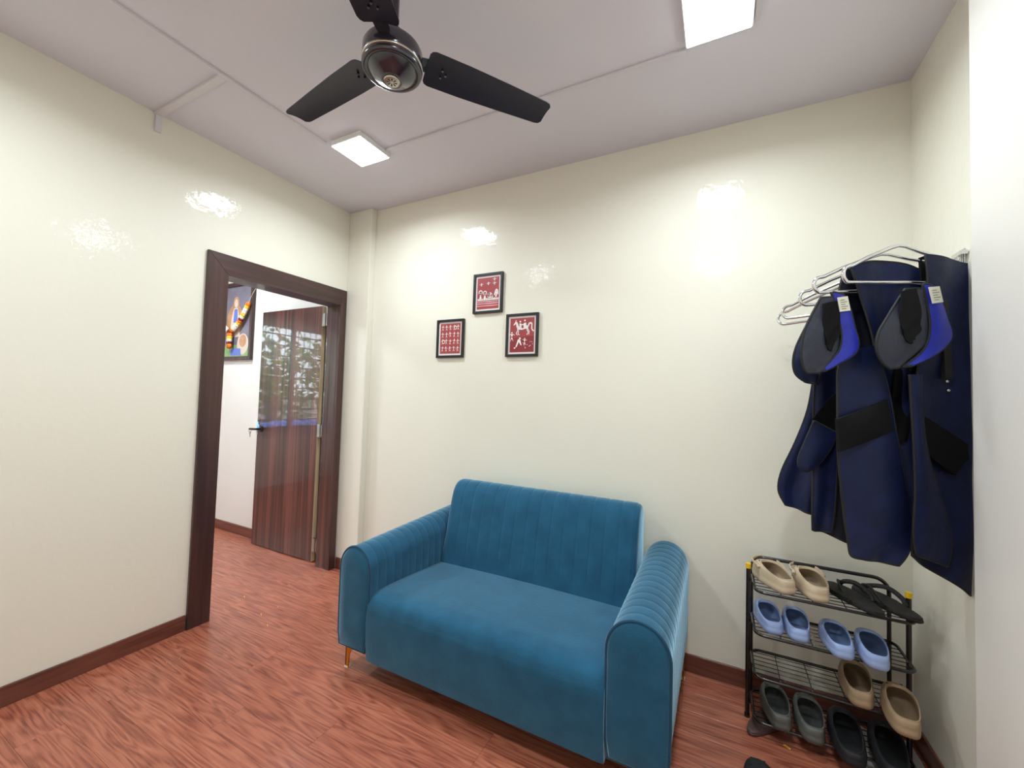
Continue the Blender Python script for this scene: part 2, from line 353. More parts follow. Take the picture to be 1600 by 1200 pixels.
ring = [(KX+.002*math.cos(a*math.pi/8), KY+.014*math.cos(a*math.pi/8), .988+.014*math.sin(a*math.pi/8)) for a in range(16)]
w.tube(ring, .0015, 6, closed=True); w.box((KX-.003, KY-.0015, .93), (KX+.003, KY+.0015, .958)); w.box((KX-.010, KY-.0015, .955), (KX+.010, KY+.0015, .976)); w.box((KX+.003, KY-.0015, .934), (KX+.009, KY+.0015, .941))
keys = w.build('door_key', M['steel']); tag(keys, 'small key hanging at the dark door handle', 'key')

# window of the next room (seen only as a reflection in the door)
win = tag(empty('window_1', (XN, -1.8, WZ0)), 'barred window of the next room mirrored in the glossy door', None, None, 'structure')
w = MB()
for a, b in (((WY0, WZ0), (WY0+.05, WZ1)), ((WY1-.05, WZ0), (WY1, WZ1)), ((WY0, WZ0), (WY1, WZ0+.05)), ((WY0, WZ1-.05), (WY1, WZ1)), ((-1.83, WZ0), (-1.77, WZ1))):
    w.box((XN-.07, a[0], a[1]), (XN-.03, b[0], b[1]))
w.build('window_frame', M['casing'], win)
w = MB(); w.box((XN-.051, WY0+.05, WZ0+.05), (XN-.049, -1.83, WZ1-.05)); w.build('pane', M['glass'], win)
w = MB(); w.box((XN-.051, -1.77, WZ0+.05), (XN-.049, WY1-.05, WZ1-.05)); w.build('pane', M['glass'], win)
for i in range(9):
    z = WZ0+.14+i*.155
    w = MB(); w.box((XN-.098, WY0, z-.009), (XN-.085, WY1, z+.009)); w.build('grille_bar', M['dark_metal'], win)
for i in range(13):
    y = WY0+.1+i*.1
    w = MB(); w.box((XN-.084, y-.004, WZ0), (XN-.078, y+.004, WZ1)); w.build('grille_rod', M['dark_metal'], win)
w = MB(); w.box((XN, WY0-.1, WZ1+.02), (XN+.1, WY1+.1, WZ1+.2)); w.build('pelmet', M['casing_h'], win)
w = MB(); w.box((XN-.03, WY0-.03, WZ0-.03), (XN+.06, WY1+.03, WZ0)); w.build('window_sill', M['concrete'], win)

# ceiling light panels
def light_panel(x, y, label, power=None):
    t = tag(empty('light_panel', (x, y, H-.03)), label, 'ceiling light', 'square ceiling light panels'); a = .114
    w = MB(); w.box((x-a, y-a, H-.03), (x+a, y+a, H)); w.build('light_frame', M['led_frame'], t, bevel=.003)
    w = MB(); w.box((x-a+.006, y-a+.006, H-.0335), (x+a-.006, y+a-.006, H-.0302)); tag(w.build('diffuser', M['led'], t), 'glowing white diffuser')
    ld = bpy.data.lights.new('panel_light', 'AREA'); ld.shape = 'SQUARE'; ld.size = .215; ld.energy = power or PANEL_POWER; ld.color = (.85, .95, 1.0); ld.spread = math.radians(162)
    lo = bpy.data.objects.new('panel_light', ld); COL.objects.link(lo); lo.location = (0, 0, -.0045); lo.parent = t
light_panel(.757, -.645, 'square white ceiling light panel beyond the left fan blade')
light_panel(2.594, -.72, 'square white ceiling light panel at the top right')
light_panel(.78, -2.0, 'square light panel behind the fan, mirrored as a glow right of the pictures')
light_panel(2.56, -2.1, 'square light panel above the camera, mirrored as the lower right wall glow', PANEL_POWER*1.5)
light_panel(-1.3, -.8, 'unseen square light panel added to light the next room', NEXT_POWER)  # this panel and the next are unseen, added to brighten the next room
light_panel(-1.5, -2.1, 'unseen square light panel added by the next room window', NEXT_POWER)

# cable trunking on the ceiling
def trunk(label, a, b):
    w = MB(); w.box(a, b); tag(w.build('cable_trunking', M['trunk'], bevel=.0015), label, 'cable cover', 'cable trunking runs')
trunk('long ceiling trunking strip running beside the left wall to the light panel', (.592, YF, H-.012), (.612, -.762, H))
trunk('ceiling trunking strip between the two light panels behind the fan', (.875, -.578, H-.011), (2.478, -.562, H))
trunk('ceiling trunking strip right of the top right light panel', (2.712, YF, H-.012), (2.73, -.6, H))
trunk('short ceiling trunking branch reaching the left wall', (0, -1.31, H-.012), (.591, -1.278, H))
trunk('small trunking stub at the top of the left wall', (0, -1.306, H-.1), (.014, -1.28, H-.0125))

# ------------------------------------------------------------------ sofa
sofa = tag(empty('sofa', (1.735, -.45, 0)), 'teal velvet two-seat sofa with channel stitched back and rounded arms', 'sofa')
def lerp(a, b, t): return a+(b-a)*t
def smooth_path(pts, n):
    """Catmull-Rom resample of a polyline"""
    P = [Vector(q) for q in pts]; out = []
    for i in range(len(P)-1):
        p0 = P[max(i-1, 0)]; p1 = P[i]; p2 = P[i+1]; p3 = P[min(i+2, len(P)-1)]
        for k in range(n):
            t = k/n; out.append(.5*((2*p1)+(p2-p0)*t+(2*p0-5*p1+4*p2-p3)*t*t+(3*p1-p0-3*p2+p3)*t**3))
    out.append(P[-1]); return out
def groove(d, pitch, depth, wdt):
    """0 at the seam, rising to a soft pillow between seams; returns inward offset"""
    q = abs(((d/pitch+.5) % 1)-.5)*pitch
    return depth*math.exp(-(q/wdt)**2) + depth*.5*(1-min(1, q/(pitch*.5)))**2

def arm(x0, x1, sgn):
    cx = (x0+x1)/2; hw = (x1-x0)/2; zb = .135; ys = -.852; ye = -.04
    def prof(y, inset):
        t = (y-ys)/(ye-ys); top = lerp(.603, .632, t); h = hw-inset; sp = top-.118
        tp = [(cx-h+.012, zb), (cx-h+.002, zb+.06), (cx-h, zb+.16), (cx-h, sp-.06)]
        pts = list(tp)
        for k in range(0, 25):
            a = math.pi-math.pi*k/24; pts.append((cx+h*math.cos(a), sp+(top-inset-sp)*max(0, math.sin(a))**.92))
        pts += [(2*cx-a, b) for a, b in reversed(tp)]
        return pts
    N_ = 164; rings = []
    for i in range(N_+1):
        y = lerp(ys, ye, i/N_); ins = groove(y-ys, .054, .0018, .0026)
        rings.append([(a, y, b) for a, b in prof(y, ins)])
    w = MB(); w.rings(rings); o = w.build('armrest', M['velvet'], sofa, smooth=True, angle=50)
    p = prof(ys, .004); w = MB()
    w.rings([[(a, ys+.003, b) for a, b in p], [(a, ys-.006, b) for a, b in p], [(cx+(a-cx)*.93, ys-.011, .37+(b-.37)*.96) for a, b in p], [(cx+(a-cx)*.5, ys-.013, .37+(b-.37)*.6) for a, b in p]])
    w.build('arm_front_panel', M['velvet'], sofa, smooth=True)
    p = prof(ys, .0); w = MB(); w.tube([(a, ys-.003, b) for a, b in p], .0055, 8, closed=True); w.build('piping', M['piping'], o, smooth=True)
arm(.988, 1.178, -1); arm(2.278, 2.486, 1)

# seat
prof = smooth_path([(-.858, .105, 0), (-.866, .16, 0), (-.872, .24, 0), (-.872, .315, 0), (-.866, .355, 0), (-.846, .388, 0), (-.805, .402, 0), (-.74, .404, 0), (-.6, .396, 0), (-.45, .384, 0), (-.25, .368, 0)], 6)
prof = [(q.x, q.y) for q in prof] + [(-.25, .105)]
rings = []
for i in range(45):
    x = lerp(1.1785, 2.2775, i/44); e = min(i, 44-i)/44; r = max(0, .02-e)/.02
    rings.append([(x, a + (.003*r*r if j < 34 else 0), b - (.004*r*r if b > .2 else 0) + (.006*math.sin(math.pi*i/44) if b > .36 else 0)) for j, (a, b) in enumerate(prof)])
w = MB(); w.rings(rings); w.build('seat', M['velvet'], sofa, smooth=True, angle=60)

# backrest with vertical channels
prof = smooth_path([(-.325, .34, 0), (-.315, .38, 0), (-.295, .50, 0), (-.268, .63, 0), (-.243, .73, 0), (-.220, .785, 0), (-.185, .818, 0), (-.14, .826, 0), (-.095, .812, 0), (-.065, .775, 0), (-.055, .70, 0), (-.05, .5, 0), (-.05, .34, 0)], 5)
prof = [(q.x, q.y) for q in prof]; cy, cz = -.20, .6
bx0, bx1 = 1.182, 2.274; NB = 300; rings = []
nrm = []
for j in range(len(prof)):
    a = prof[max(j-1, 0)]; b = prof[min(j+1, len(prof)-1)]; d = Vector((b[0]-a[0], b[1]-a[1])).normalized(); nrm.append((-d.y, d.x))
for i in range(NB+1):
    x = lerp(bx0, bx1, i/NB); d = min(x-bx0, bx1-x); rr = .03
    cr = (rr - math.sqrt(max(0, rr*rr-(rr-d)**2))) if d < rr else 0
    ins = groove(x-bx0-.02, .0702, .0024, .0028)
    ring = []
    for j, (a, b) in enumerate(prof):
        k = min(1, max(0, (b-.45)/.08)); off = cr*(.35+.65*k) + ins*min(1, max(0, (b-.40)/.04))
        ring.append((x, a-nrm[j][0]*off, b-nrm[j][1]*off))
    rings.append(ring)
w = MB(); w.rings(rings); back = w.build('backrest', M['velvet'], sofa, smooth=True, angle=60)
w = MB(); w.box((1.1785, -.248, .105), (2.2775, -.05, .345)); w.build('base_frame', M['velvet'], sofa, bevel=.01)
def leg(x, y, sx, sy):
    w = MB()
    def L(pl, th):
        pts = [(0, 0), (.020, 0), (.024, .060), (.036, .086), (.062, .100), (.12, .106), (.12, .134), (0, .134)]
        if pl == 'x': w.prism([(x+sx*a, y, b) for a, b in pts], (0, sy*th, 0))
        else: w.prism([(x, y+sy*a, b) for a, b in pts], (sx*th, 0, 0))
    L('x', .005); L('y', .005)
    o = w.build('leg', M['gold'], sofa)
    w = MB(); w.box((min(x-sx*.003, x+sx*.02), min(y-sy*.003, y+sy*.02), 0), (max(x-sx*.003, x+sx*.02), max(y-sy*.003, y+sy*.02), .005)); w.build('foot_pad', M['pad'], o)
leg(1.0, -.815, 1, 1); leg(2.474, -.815, -1, 1); leg(1.0, -.07, 1, -1); leg(2.474, -.07, -1, -1)

# ------------------------------------------------------------------ ceiling fan
FX, FY = 1.638, -1.308
fan = tag(empty('ceiling_fan', (FX, FY, H)), 'dark brown three-blade ceiling fan with round glossy hub', 'ceiling fan')
ZB = 2.36
w = MB(); w.lathe([(.034, 0), (.036, .002), (.058, .012), (.076, .028), (.080, .034)], (FX, FY, ZB+.004), 48); w.build('hub_cone', M['fan'], fan, smooth=True, angle=35)
w = MB(); w.lathe([(.080, .034), (.088, .030), (.094, .033), (.097, .042), (.095, .05)], (FX, FY, ZB+.002), 48); w.build('hub_rim', M['fan'], fan, smooth=True)
w = MB(); w.lathe([(.0955, 0), (.098, .002), (.098, .006), (.0955, .008)], (FX, FY, ZB+.052), 48); w.build('hub_ring', M['fan_ring'], fan, smooth=True)
w = MB(); w.lathe([(.094, .06), (.096, .066), (.096, .10), (.09, .112), (.06, .125), (.03, .13)], (FX, FY, ZB), 48); w.build('motor_housing', M['fan'], fan, smooth=True, angle=35)
w = MB(); w.lathe([(.020, -.001), (.024, 0), (.026, .003), (.026, .008)], (FX, FY, ZB-.001), 32)
med = w.build('medallion', M['fan_ring'], fan, smooth=True, angle=30)
w = MB()
for k in range(8):
    a = k*math.pi/4; c, s_ = math.cos(a), math.sin(a)
    w.prism([(FX+c*.006-s_*.0012, FY+s_*.006+c*.0012, ZB-.0022), (FX+c*.017-s_*.003, FY+s_*.017+c*.003, ZB-.0022), (FX+c*.017+s_*.003, FY+s_*.017-c*.003, ZB-.0022), (FX+c*.006+s_*.0012, FY+s_*.006-c*.0012, ZB-.0022)], (0, 0, .001))
w.build('medallion_star', M['dark_metal'], med)
w = MB(); w.lathe([(.03, .125), (.034, .15), (.03, .17), (.014, .18), (.014, .33), (.03, .34), (.055, .375), (.06, .39)], (FX, FY, ZB), 32); w.build('downrod', M['fan'], fan, smooth=True, angle=35)
def blade(az):
    ca, sa = math.cos(az), math.sin(az); pit = math.radians(-9); zc = 2.452
    def P(r, s_, dz=0):
        z = s_*math.sin(pit); s2 = s_*math.cos(pit)
        return (FX+ca*r-sa*s2, FY+sa*r+ca*s2, zc+z+dz)
    n = 26; top = []; bot = []
    half = [(.112, .052), (.118, .062), (.13, .067), (.25, .066), (.4, .060), (.5, .055), (.565, .052), (.58, .048), (.588, .036)]; outline = half + [(a_, -b_) for a_, b_ in reversed(half)]
    h = len(outline)//2; R0 = []; 
    pairs = [(outline[i], outline[len(outline)-1-i]) for i in range(h)]
    w = MB(); m = 8; vs = []; fs = []
    for (a, b) in pairs:
        for k in range(m+1):
            s_ = lerp(a[1], b[1], k/m); r = lerp(a[0], b[0], k/m); cam_ = -.004*(1-(2*k/m-1)**2)
            vs.append(P(r, s_, -cam_))
    nn = len(vs); vs += [(x, y, z+.003) for x, y, z in vs]
    for i in range(h-1):
        for k in range(m):
            q = (i*(m+1)+k, i*(m+1)+k+1, (i+1)*(m+1)+k+1, (i+1)*(m+1)+k); fs.append(q); fs.append(tuple(nn+j for j in reversed(q)))
    per = [i*(m+1) for i in range(h)] + [(h-1)*(m+1)+k for k in range(1, m+1)] + [i*(m+1)+m for i in range(h-2, -1, -1)] + [k for k in range(m-1, 0, -1)]
    for i in range(len(per)):
        a, b = per[i], per[(i+1) % len(per)]; fs.append((a, b, nn+b, nn+a))
    w.add(vs, fs); o = w.build('blade', M['blade'], fan, smooth=True, angle=40)
    w = MB(); w.prism([P(.08, .022, .004), P(.15, .03, .0095), P(.19, .02, .0105), P(.19, -.02, .0105), P(.15, -.03, .0095), P(.08, -.022, .004)], (0, 0, .004))
    for (r, s_) in ((.165, .014), (.165, -.014), (.18, 0)):
        q = P(r, s_, 0); w.cyl((q[0], q[1], q[2]-.004), (q[0], q[1], q[2]+.016), .004, 10)
    w.build('blade_bracket', M['fan'], o)
for az in (53.5, 173.5, 293.5): blade(math.radians(az))

# ------------------------------------------------------------------ framed folk art prints
def picture(x0, x1, z0, z1, label, draw):
    t = tag(empty('framed_print', ((x0+x1)/2, -.001, z0)), label, 'picture', 'small framed folk prints on the back wall')
    b = .016; d = .018
    for a, c in (((x0, z0), (x0+b, z1)), ((x1-b, z0), (x1, z1)), ((x0+b, z0), (x1-b, z0+b)), ((x0+b, z1-b), (x1-b, z1))):
        w = MB(); w.box((a[0], -d, a[1]), (c[0], -.001, c[1])); w.build('frame_bar', M['black_frame'], t, bevel=.0015)
    w = MB(); w.box((x0+b, -.009, z0+b), (x1-b, -.003, z1-b)); pp = w.build('mount', M['paper'], t)
    g = .012; X0, X1, Z0, Z1 = x0+b+g, x1-b-g, z0+b+g, z1-b-g
    w = MB(); w.box((X0, -.0096, Z0), (X1, -.0092, Z1)); w.build('print', M['red'], t)
    layers = {}
    class Pen:
        def __init__(s, key, y): s.w = MB(); s.y = y
        def p(s, a, c): return (X0+a*(X1-X0), s.y, Z0+c*(Z1-Z0))
        def poly(s, pts): s.w.prism([s.p(*q) for q in pts], (0, .0001, 0))
        def line(s, a, c, wd=.02):
            A = Vector(a); B = Vector(c); d_ = B-A; n_ = Vector((-d_.y, d_.x)).normalized()*wd/2
            s.poly([(A+n_)[:], (B+n_)[:], (B-n_)[:], (A-n_)[:]])
        def disc(s, c, r, n=10, asp=.8): s.poly([(c[0]+r*math.cos(2*math.pi*k/n), c[1]+asp*r*math.sin(2*math.pi*k/n)) for k in range(n)])
        def ringp(s, c, r, wd, n=12, asp=.8):
            for k in range(n):
                a = 2*math.pi*k/n; e = 2*math.pi*(k+1)/n; s.line((c[0]+r*math.cos(a), c[1]+asp*r*math.sin(a)), (c[0]+r*math.cos(e), c[1]+asp*r*math.sin(e)), wd)
        def man(s, c, h, sw=0.0, arm=1):
            x, z = c; k = h
            s.poly([(x-.22*k+sw, z+.75*k), (x+.22*k+sw, z+.75*k), (x, z+.42*k)]); s.poly([(x-.16*k, z+.2*k), (x+.16*k, z+.2*k), (x, z+.46*k)])
            s.disc((x+sw, z+.88*k), .11*k, 8); s.line((x-.1*k, z+.22*k), (x-.2*k, z), .06*k); s.line((x+.1*k, z+.22*k), (x+.22*k, z+.02*k), .06*k)
            s.line((x-.2*k+sw, z+.73*k), (x-.4*k, z+.5*k*arm), .05*k); s.line((x+.2*k+sw, z+.73*k), (x+.42*k, z+.6*k), .05*k)
    def pen(key, y):
        if key not in layers: layers[key] = Pen(key, y)
        return layers[key]
    draw(pen)
    for key, P_ in layers.items(): tag(P_.w.build({'ink': 'white_figures', 'pink': 'pale_bands', 'dark': 'dark_figures', 'red2': 'lower_field'}[key], {'ink': M['ink'], 'pink': M['ink_pink'], 'dark': M['ink_dark'], 'red2': M['red2']}[key], t), kind='stuff')

def art_birds(pen):
    a = pen('ink', -.0099); pk = pen('pink', -.0099); dk = pen('dark', -.0100)
    for (x, z) in ((.78, .93), (.18, .79), (.5, .81), (.78, .80)):
        a.poly([(x-.1, z), (x+.02, z+.015), (x+.12, z+.02), (x+.02, z-.012)]); a.line((x, z+.045), (x+.01, z-.05), .04)
    for (x, z) in ((.16, .5), (.36, .47)):
        a.poly([(x-.05, .34), (x+.05, .34), (x+.02, .44), (x+.08, z+.02), (x-.08, z+.02), (x-.02, .44)]); a.ringp((x, z+.04), .08, .035, asp=.75)
    a.ringp((.6, .43), .08, .05); a.line((.5, .36), (.58, .5), .05); a.line((.62, .46), (.72, .36), .06)
    a.line((.8, .42), (.86, .58), .05); a.line((.86, .6), (.94, .56), .05); a.line((.94, .56), (.95, .44), .045); a.line((.9, .46), (.86, .36), .06); a.disc((.89, .5), .05)
    a.poly([(.02, .27), (.98, .27), (.98, .34), (.9, .33), (.8, .345), (.6, .33), (.4, .345), (.2, .33), (.02, .34)])
    for k in range(14):
        x = .05+k*.068; dk.line((x, .275), (x+random.uniform(-.02, .02), .325), .018)
    for z, h in ((.215, .028), (.155, .035), (.085, .03)): pk.poly([(.01, z), (.3, z+.006), (.6, z-.004), (.99, z+.004), (.99, z+h), (.5, z+h+.006), (.01, z+h)])
    dk.poly([(.01, .25), (.99, .25), (.99, .258), (.01, .258)]); dk.poly([(.01, .19), (.99, .193), (.99, .2), (.01, .198)])
def art_dancers(pen):
    a = pen('ink', -.0099)
    for r in range(4):
        for c in range(5):
            x = .12+c*.19; z = .77-r*.232+random.uniform(-.01, .01); a.man((x, z), .185, random.uniform(-.02, .02), random.choice((1, 1.4, .6)))
    a.ringp((.74, .86), .07, .025); a.ringp((.17, .40), .07, .025)
def art_horse(pen):
    rr = pen('red2', -.0098); rr.poly([(0, 0), (1, 0), (1, .46), (.6, .45), (.3, .43), (0, .42)])
    a = pen('ink', -.0101)
    a.poly([(.3, .62), (.36, .66), (.5, .65), (.66, .68), (.74, .66), (.76, .74), (.7, .78), (.52, .69), (.36, .76), (.3, .72)])       # body
    a.poly([(.3, .68), (.36, .76), (.3, .88), (.22, .9), (.13, .8), (.17, .79), (.24, .84), (.26, .76)])                              # neck, head
    a.line((.23, .9), (.25, .94), .03); a.line((.74, .74), (.8, .84), .05); a.line((.8, .84), (.9, .83), .05); a.line((.9, .83), (.9, .66), .045); a.line((.9, .66), (.98, .6), .045)
    for p, q, r_ in (((.32, .64), (.26, .55), (.32, .5)), ((.36, .64), (.34, .54), (.4, .5)), ((.7, .66), (.76, .56), (.7, .5)), ((.74, .68), (.8, .58), (.78, .5))): a.line(p, q, .03); a.line(q, r_, .025)
    a.poly([(.4, .72), (.48, .7), (.46, .84), (.38, .84)]); a.disc((.42, .89), .035); a.poly([(.56, .7), (.68, .76), (.66, .86), (.56, .84)]); a.disc((.61, .92), .035); a.line((.46, .8), (.56, .8), .03)
    a.man((.08, .33), .28, 0, 1.2)
    a.poly([(.24, .14), (.3, .16), (.38, .3), (.46, .2), (.5, .2), (.44, .36), (.34, .38)]); a.disc((.42, .4), .04); a.line((.24, .13), (.18, .12), .04)
    a.man((.62, .2), .22, .0, 1.5)
    for k in range(14): a.disc((random.uniform(.55, .97), random.uniform(.1, .3)), .014, 6)
picture(1.148, 1.368, 1.88, 2.143, 'topmost of three red folk prints, with white birds above trees', art_birds)
picture(.86, 1.082, 1.594, 1.856, 'left of three red folk prints, with four rows of white dancers', art_dancers)
picture(1.402, 1.624, 1.591, 1.861, 'right of three red folk prints, with a white horse and rider', art_horse)

# ------------------------------------------------------------------ garlanded picture in the next room
px0, px1, pz0, pz1 = -1.95, -1.27, 1.616, 2.367
dp = tag(empty('devotional_picture', ((px0+px1)/2, -.001, pz0)), 'brown framed devotional print hanging in the next room', 'picture')
b_ = .036
for a, c in (((px0, pz0), (px0+b_, pz1)), ((px1-b_, pz0), (px1, pz1)), ((px0+b_, pz0), (px1-b_, pz0+b_)), ((px0+b_, pz1-b_), (px1-b_, pz1))):
    w = MB(); w.box((a[0], -.03, a[1]), (c[0], -.001, c[1])); w.build('frame_bar', M['casing'], dp, bevel=.003)
w = MB(); w.box((px0+b_, -.014, pz0+b_), (px1-b_, -.004, pz1-b_)); w.build('print', M['print_bg'], dp)
def flat(name, pts, m, y): w = MB(); w.prism([(a, y, c) for a, c in pts], (0, .0004, 0)); w.build(name, m, dp)
def ell(cx, cz, rx, rz, n=28): return [(cx+rx*math.cos(2*math.pi*k/n), cz+rz*math.sin(2*math.pi*k/n)) for k in range(n)]
flat('painted_ground', [(px0+b_, pz0+b_), (px1-b_, pz0+b_), (px1-b_, pz0+.13), (-1.5, pz0+.15), (px0+b_, pz0+.13)], M['print_green'], -.0146)
flat('painted_water', [(-1.62, pz0+.045), (-1.44, pz0+.045), (-1.45, pz0+.11), (-1.6, pz0+.12)], M['print_blue'], -.0151)
flat('painted_arch', ell(-1.57, 2.0, .13, .16), M['print_tan'], -.0146)
flat('painted_robe', [(-1.65, 1.84), (-1.47, 1.84), (-1.5, 2.04), (-1.53, 2.12), (-1.59, 2.12), (-1.62, 2.04)], M['print_pale'], -.0151)
flat('painted_sash', [(-1.59, 1.98), (-1.52, 1.98), (-1.53, 2.11), (-1.58, 2.11)], M['print_blue'], -.0156)
flat('painted_head', ell(-1.556, 2.165, .028, .04), M['print_pale'], -.0156)
flat('painted_halo', ell(-1.556, 2.17, .05, .06), M['print_tan'], -.0150)
flat('painted_drum', ell(-1.42, 1.80, .055, .06), M['print_tan'], -.0156)
flat('painted_seat', ell(-1.42, 1.77, .09, .10), M['print_pale'], -.0150)
gar = tag(empty('flower_garland', (-1.6, -.04, 1.75)), 'orange, yellow and white flower garland hung over the devotional print', 'garland')
def flower(x, z, r, key):
    w = MB(); n = 14
    for lay in range(3):
        rr = r*(1-.22*lay)
        for k in range(n):
            a = 2*math.pi*(k+.5*lay)/n
            c = (x+rr*.62*math.cos(a), -.042-.006*lay, z+rr*.5*math.sin(a)); w.ball(c, rr*.36, .9, 6, 4)
    w.build('flower', M[key], gar, smooth=True)
seq = ['marigold', 'mari_y', 'mari_w', 'mari_w', 'mari_y', 'mari_w', 'mari_r', 'marigold', 'mari_y', 'mari_w', 'mari_w', 'mari_w']
pathR = [(-1.318, 2.13), (-1.35, 2.085), (-1.385, 2.04), (-1.42, 2.0), (-1.455, 1.965), (-1.50, 1.93), (-1.55, 1.905)]
pp = smooth_path([(a, b, 0) for a, b in pathR], 2)
for i, q in enumerate(pp): flower(q.x, q.y, .034, seq[i % len(seq)])
for i, q in enumerate(pp[:-1]): flower(-3.18-q.x, q.y, .034, seq[i % len(seq)])
for (z, k) in ((1.885, 'mari_r'), (1.862, 'marigold'), (1.83, 'mari_y'), (1.805, 'mari_w'), (1.785, 'mari_r'), (1.755, 'marigold')): flower(-1.59, z, .038, k)
w = MB(); w.tube([(-1.325, -.04, 2.14), (-1.27, -.034, 2.23), (-1.25, -.012, 2.3)], .0015, 6); w.build('string', M['mari_w'], gar); w = MB(); w.tube([(-1.855, -.04, 2.14), (-1.91, -.034, 2.23), (-1.94, -.02, 2.3)], .0015, 6); w.build('string', M['mari_w'], gar)

# fallen petals
for i, (x, y) in enumerate(((-.098, -.66), (.201, -.633), (.202, -.736), (.345, -.787), (.259, -1.171), (.244, -1.219), (2.862, -.31))):
    a = random.random()*3; n = 8; s_ = (.011, .010, .012, .010, .010, .005, .011)[i]
    w = MB(); w.prism([(x+s_*math.cos(2*math.pi*k/n+a)*1.2, y+s_*.6*math.sin(2*math.pi*k/n), .0012+.0015*(k % 3)) for k in range(n)], (0, 0, .0015))
    o = w.build('petal', M['petal'], smooth=False)
    tag(o, ['yellow petal on the floor just inside the next room doorway', 'yellow petal nearest the sofa on the doorway floor', 'yellow petal left of the pair by the doorway', 'front petal of the pair by the doorway',
            'yellow petal on the floor by the left skirting', 'tiny pale crumb beside the petal near the left skirting', 'yellow scrap on the floor under the shoe rack front'][i], 'petal', 'fallen petals' if i < 6 else None)

# ------------------------------------------------------------------ swing-arm apron rack on the right wall
PV = Vector((3.318, -.42, 0))
ARM_ENDS = [(2.958, -0.673), (2.89, -0.624), (2.869, -0.501), (2.839, -0.305), (2.833, -0.22)]
ARM_Z = [.05, .035, .02, .01, 0]
rack = tag(empty('apron_rack', (3.318, -.42, 1.66)), 'chrome swing-arm hanger rack fixed to the right wall', 'hanger rack')
w = MB(); w.box((W-.005, -.43, 1.66), (W, -.36, 1.87)); w.build('wall_plate', M['chrome'], rack, bevel=.002)
w = MB(); w.cyl((PV.x, PV.y, 1.675), (PV.x, PV.y, 1.86), .006); w.box((PV.x-.009, PV.y-.03, 1.845), (W-.004, PV.y+.03, 1.858)); w.box((PV.x-.006, PV.y-.004, 1.675), (W-.004, PV.y+.03, 1.685)); w.build('pivot_rod', M['chrome'], rack, smooth=True, angle=40)
for i, e in enumerate(ARM_ENDS):
    d = Vector((e[0]-PV.x, e[1]-PV.y)); Ln = d.length; d.normalize(); k = Ln/.528; pts = []
    prof = [(.012, 1.775), (.10, 1.787), (.19, 1.799), (.255, 1.812), (.285, 1.812), (.32, 1.802), (.42, 1.765), (.495, 1.731)]
    for a in range(0, 9):
        t = math.radians(75-a*150/8); prof.append((.503+.026*math.cos(t), 1.704+.026*math.sin(t)))
    prof += [(.495, 1.679), (.4, 1.684), (.25, 1.694), (.012, 1.70)]
    w = MB(); w.tube([(PV.x+d.x*s_*k, PV.y+d.y*s_*k, z+ARM_Z[i]) for s_, z in prof], .0058, 10); w.build('swing_arm', M['chrome'], rack, smooth=True, angle=60)

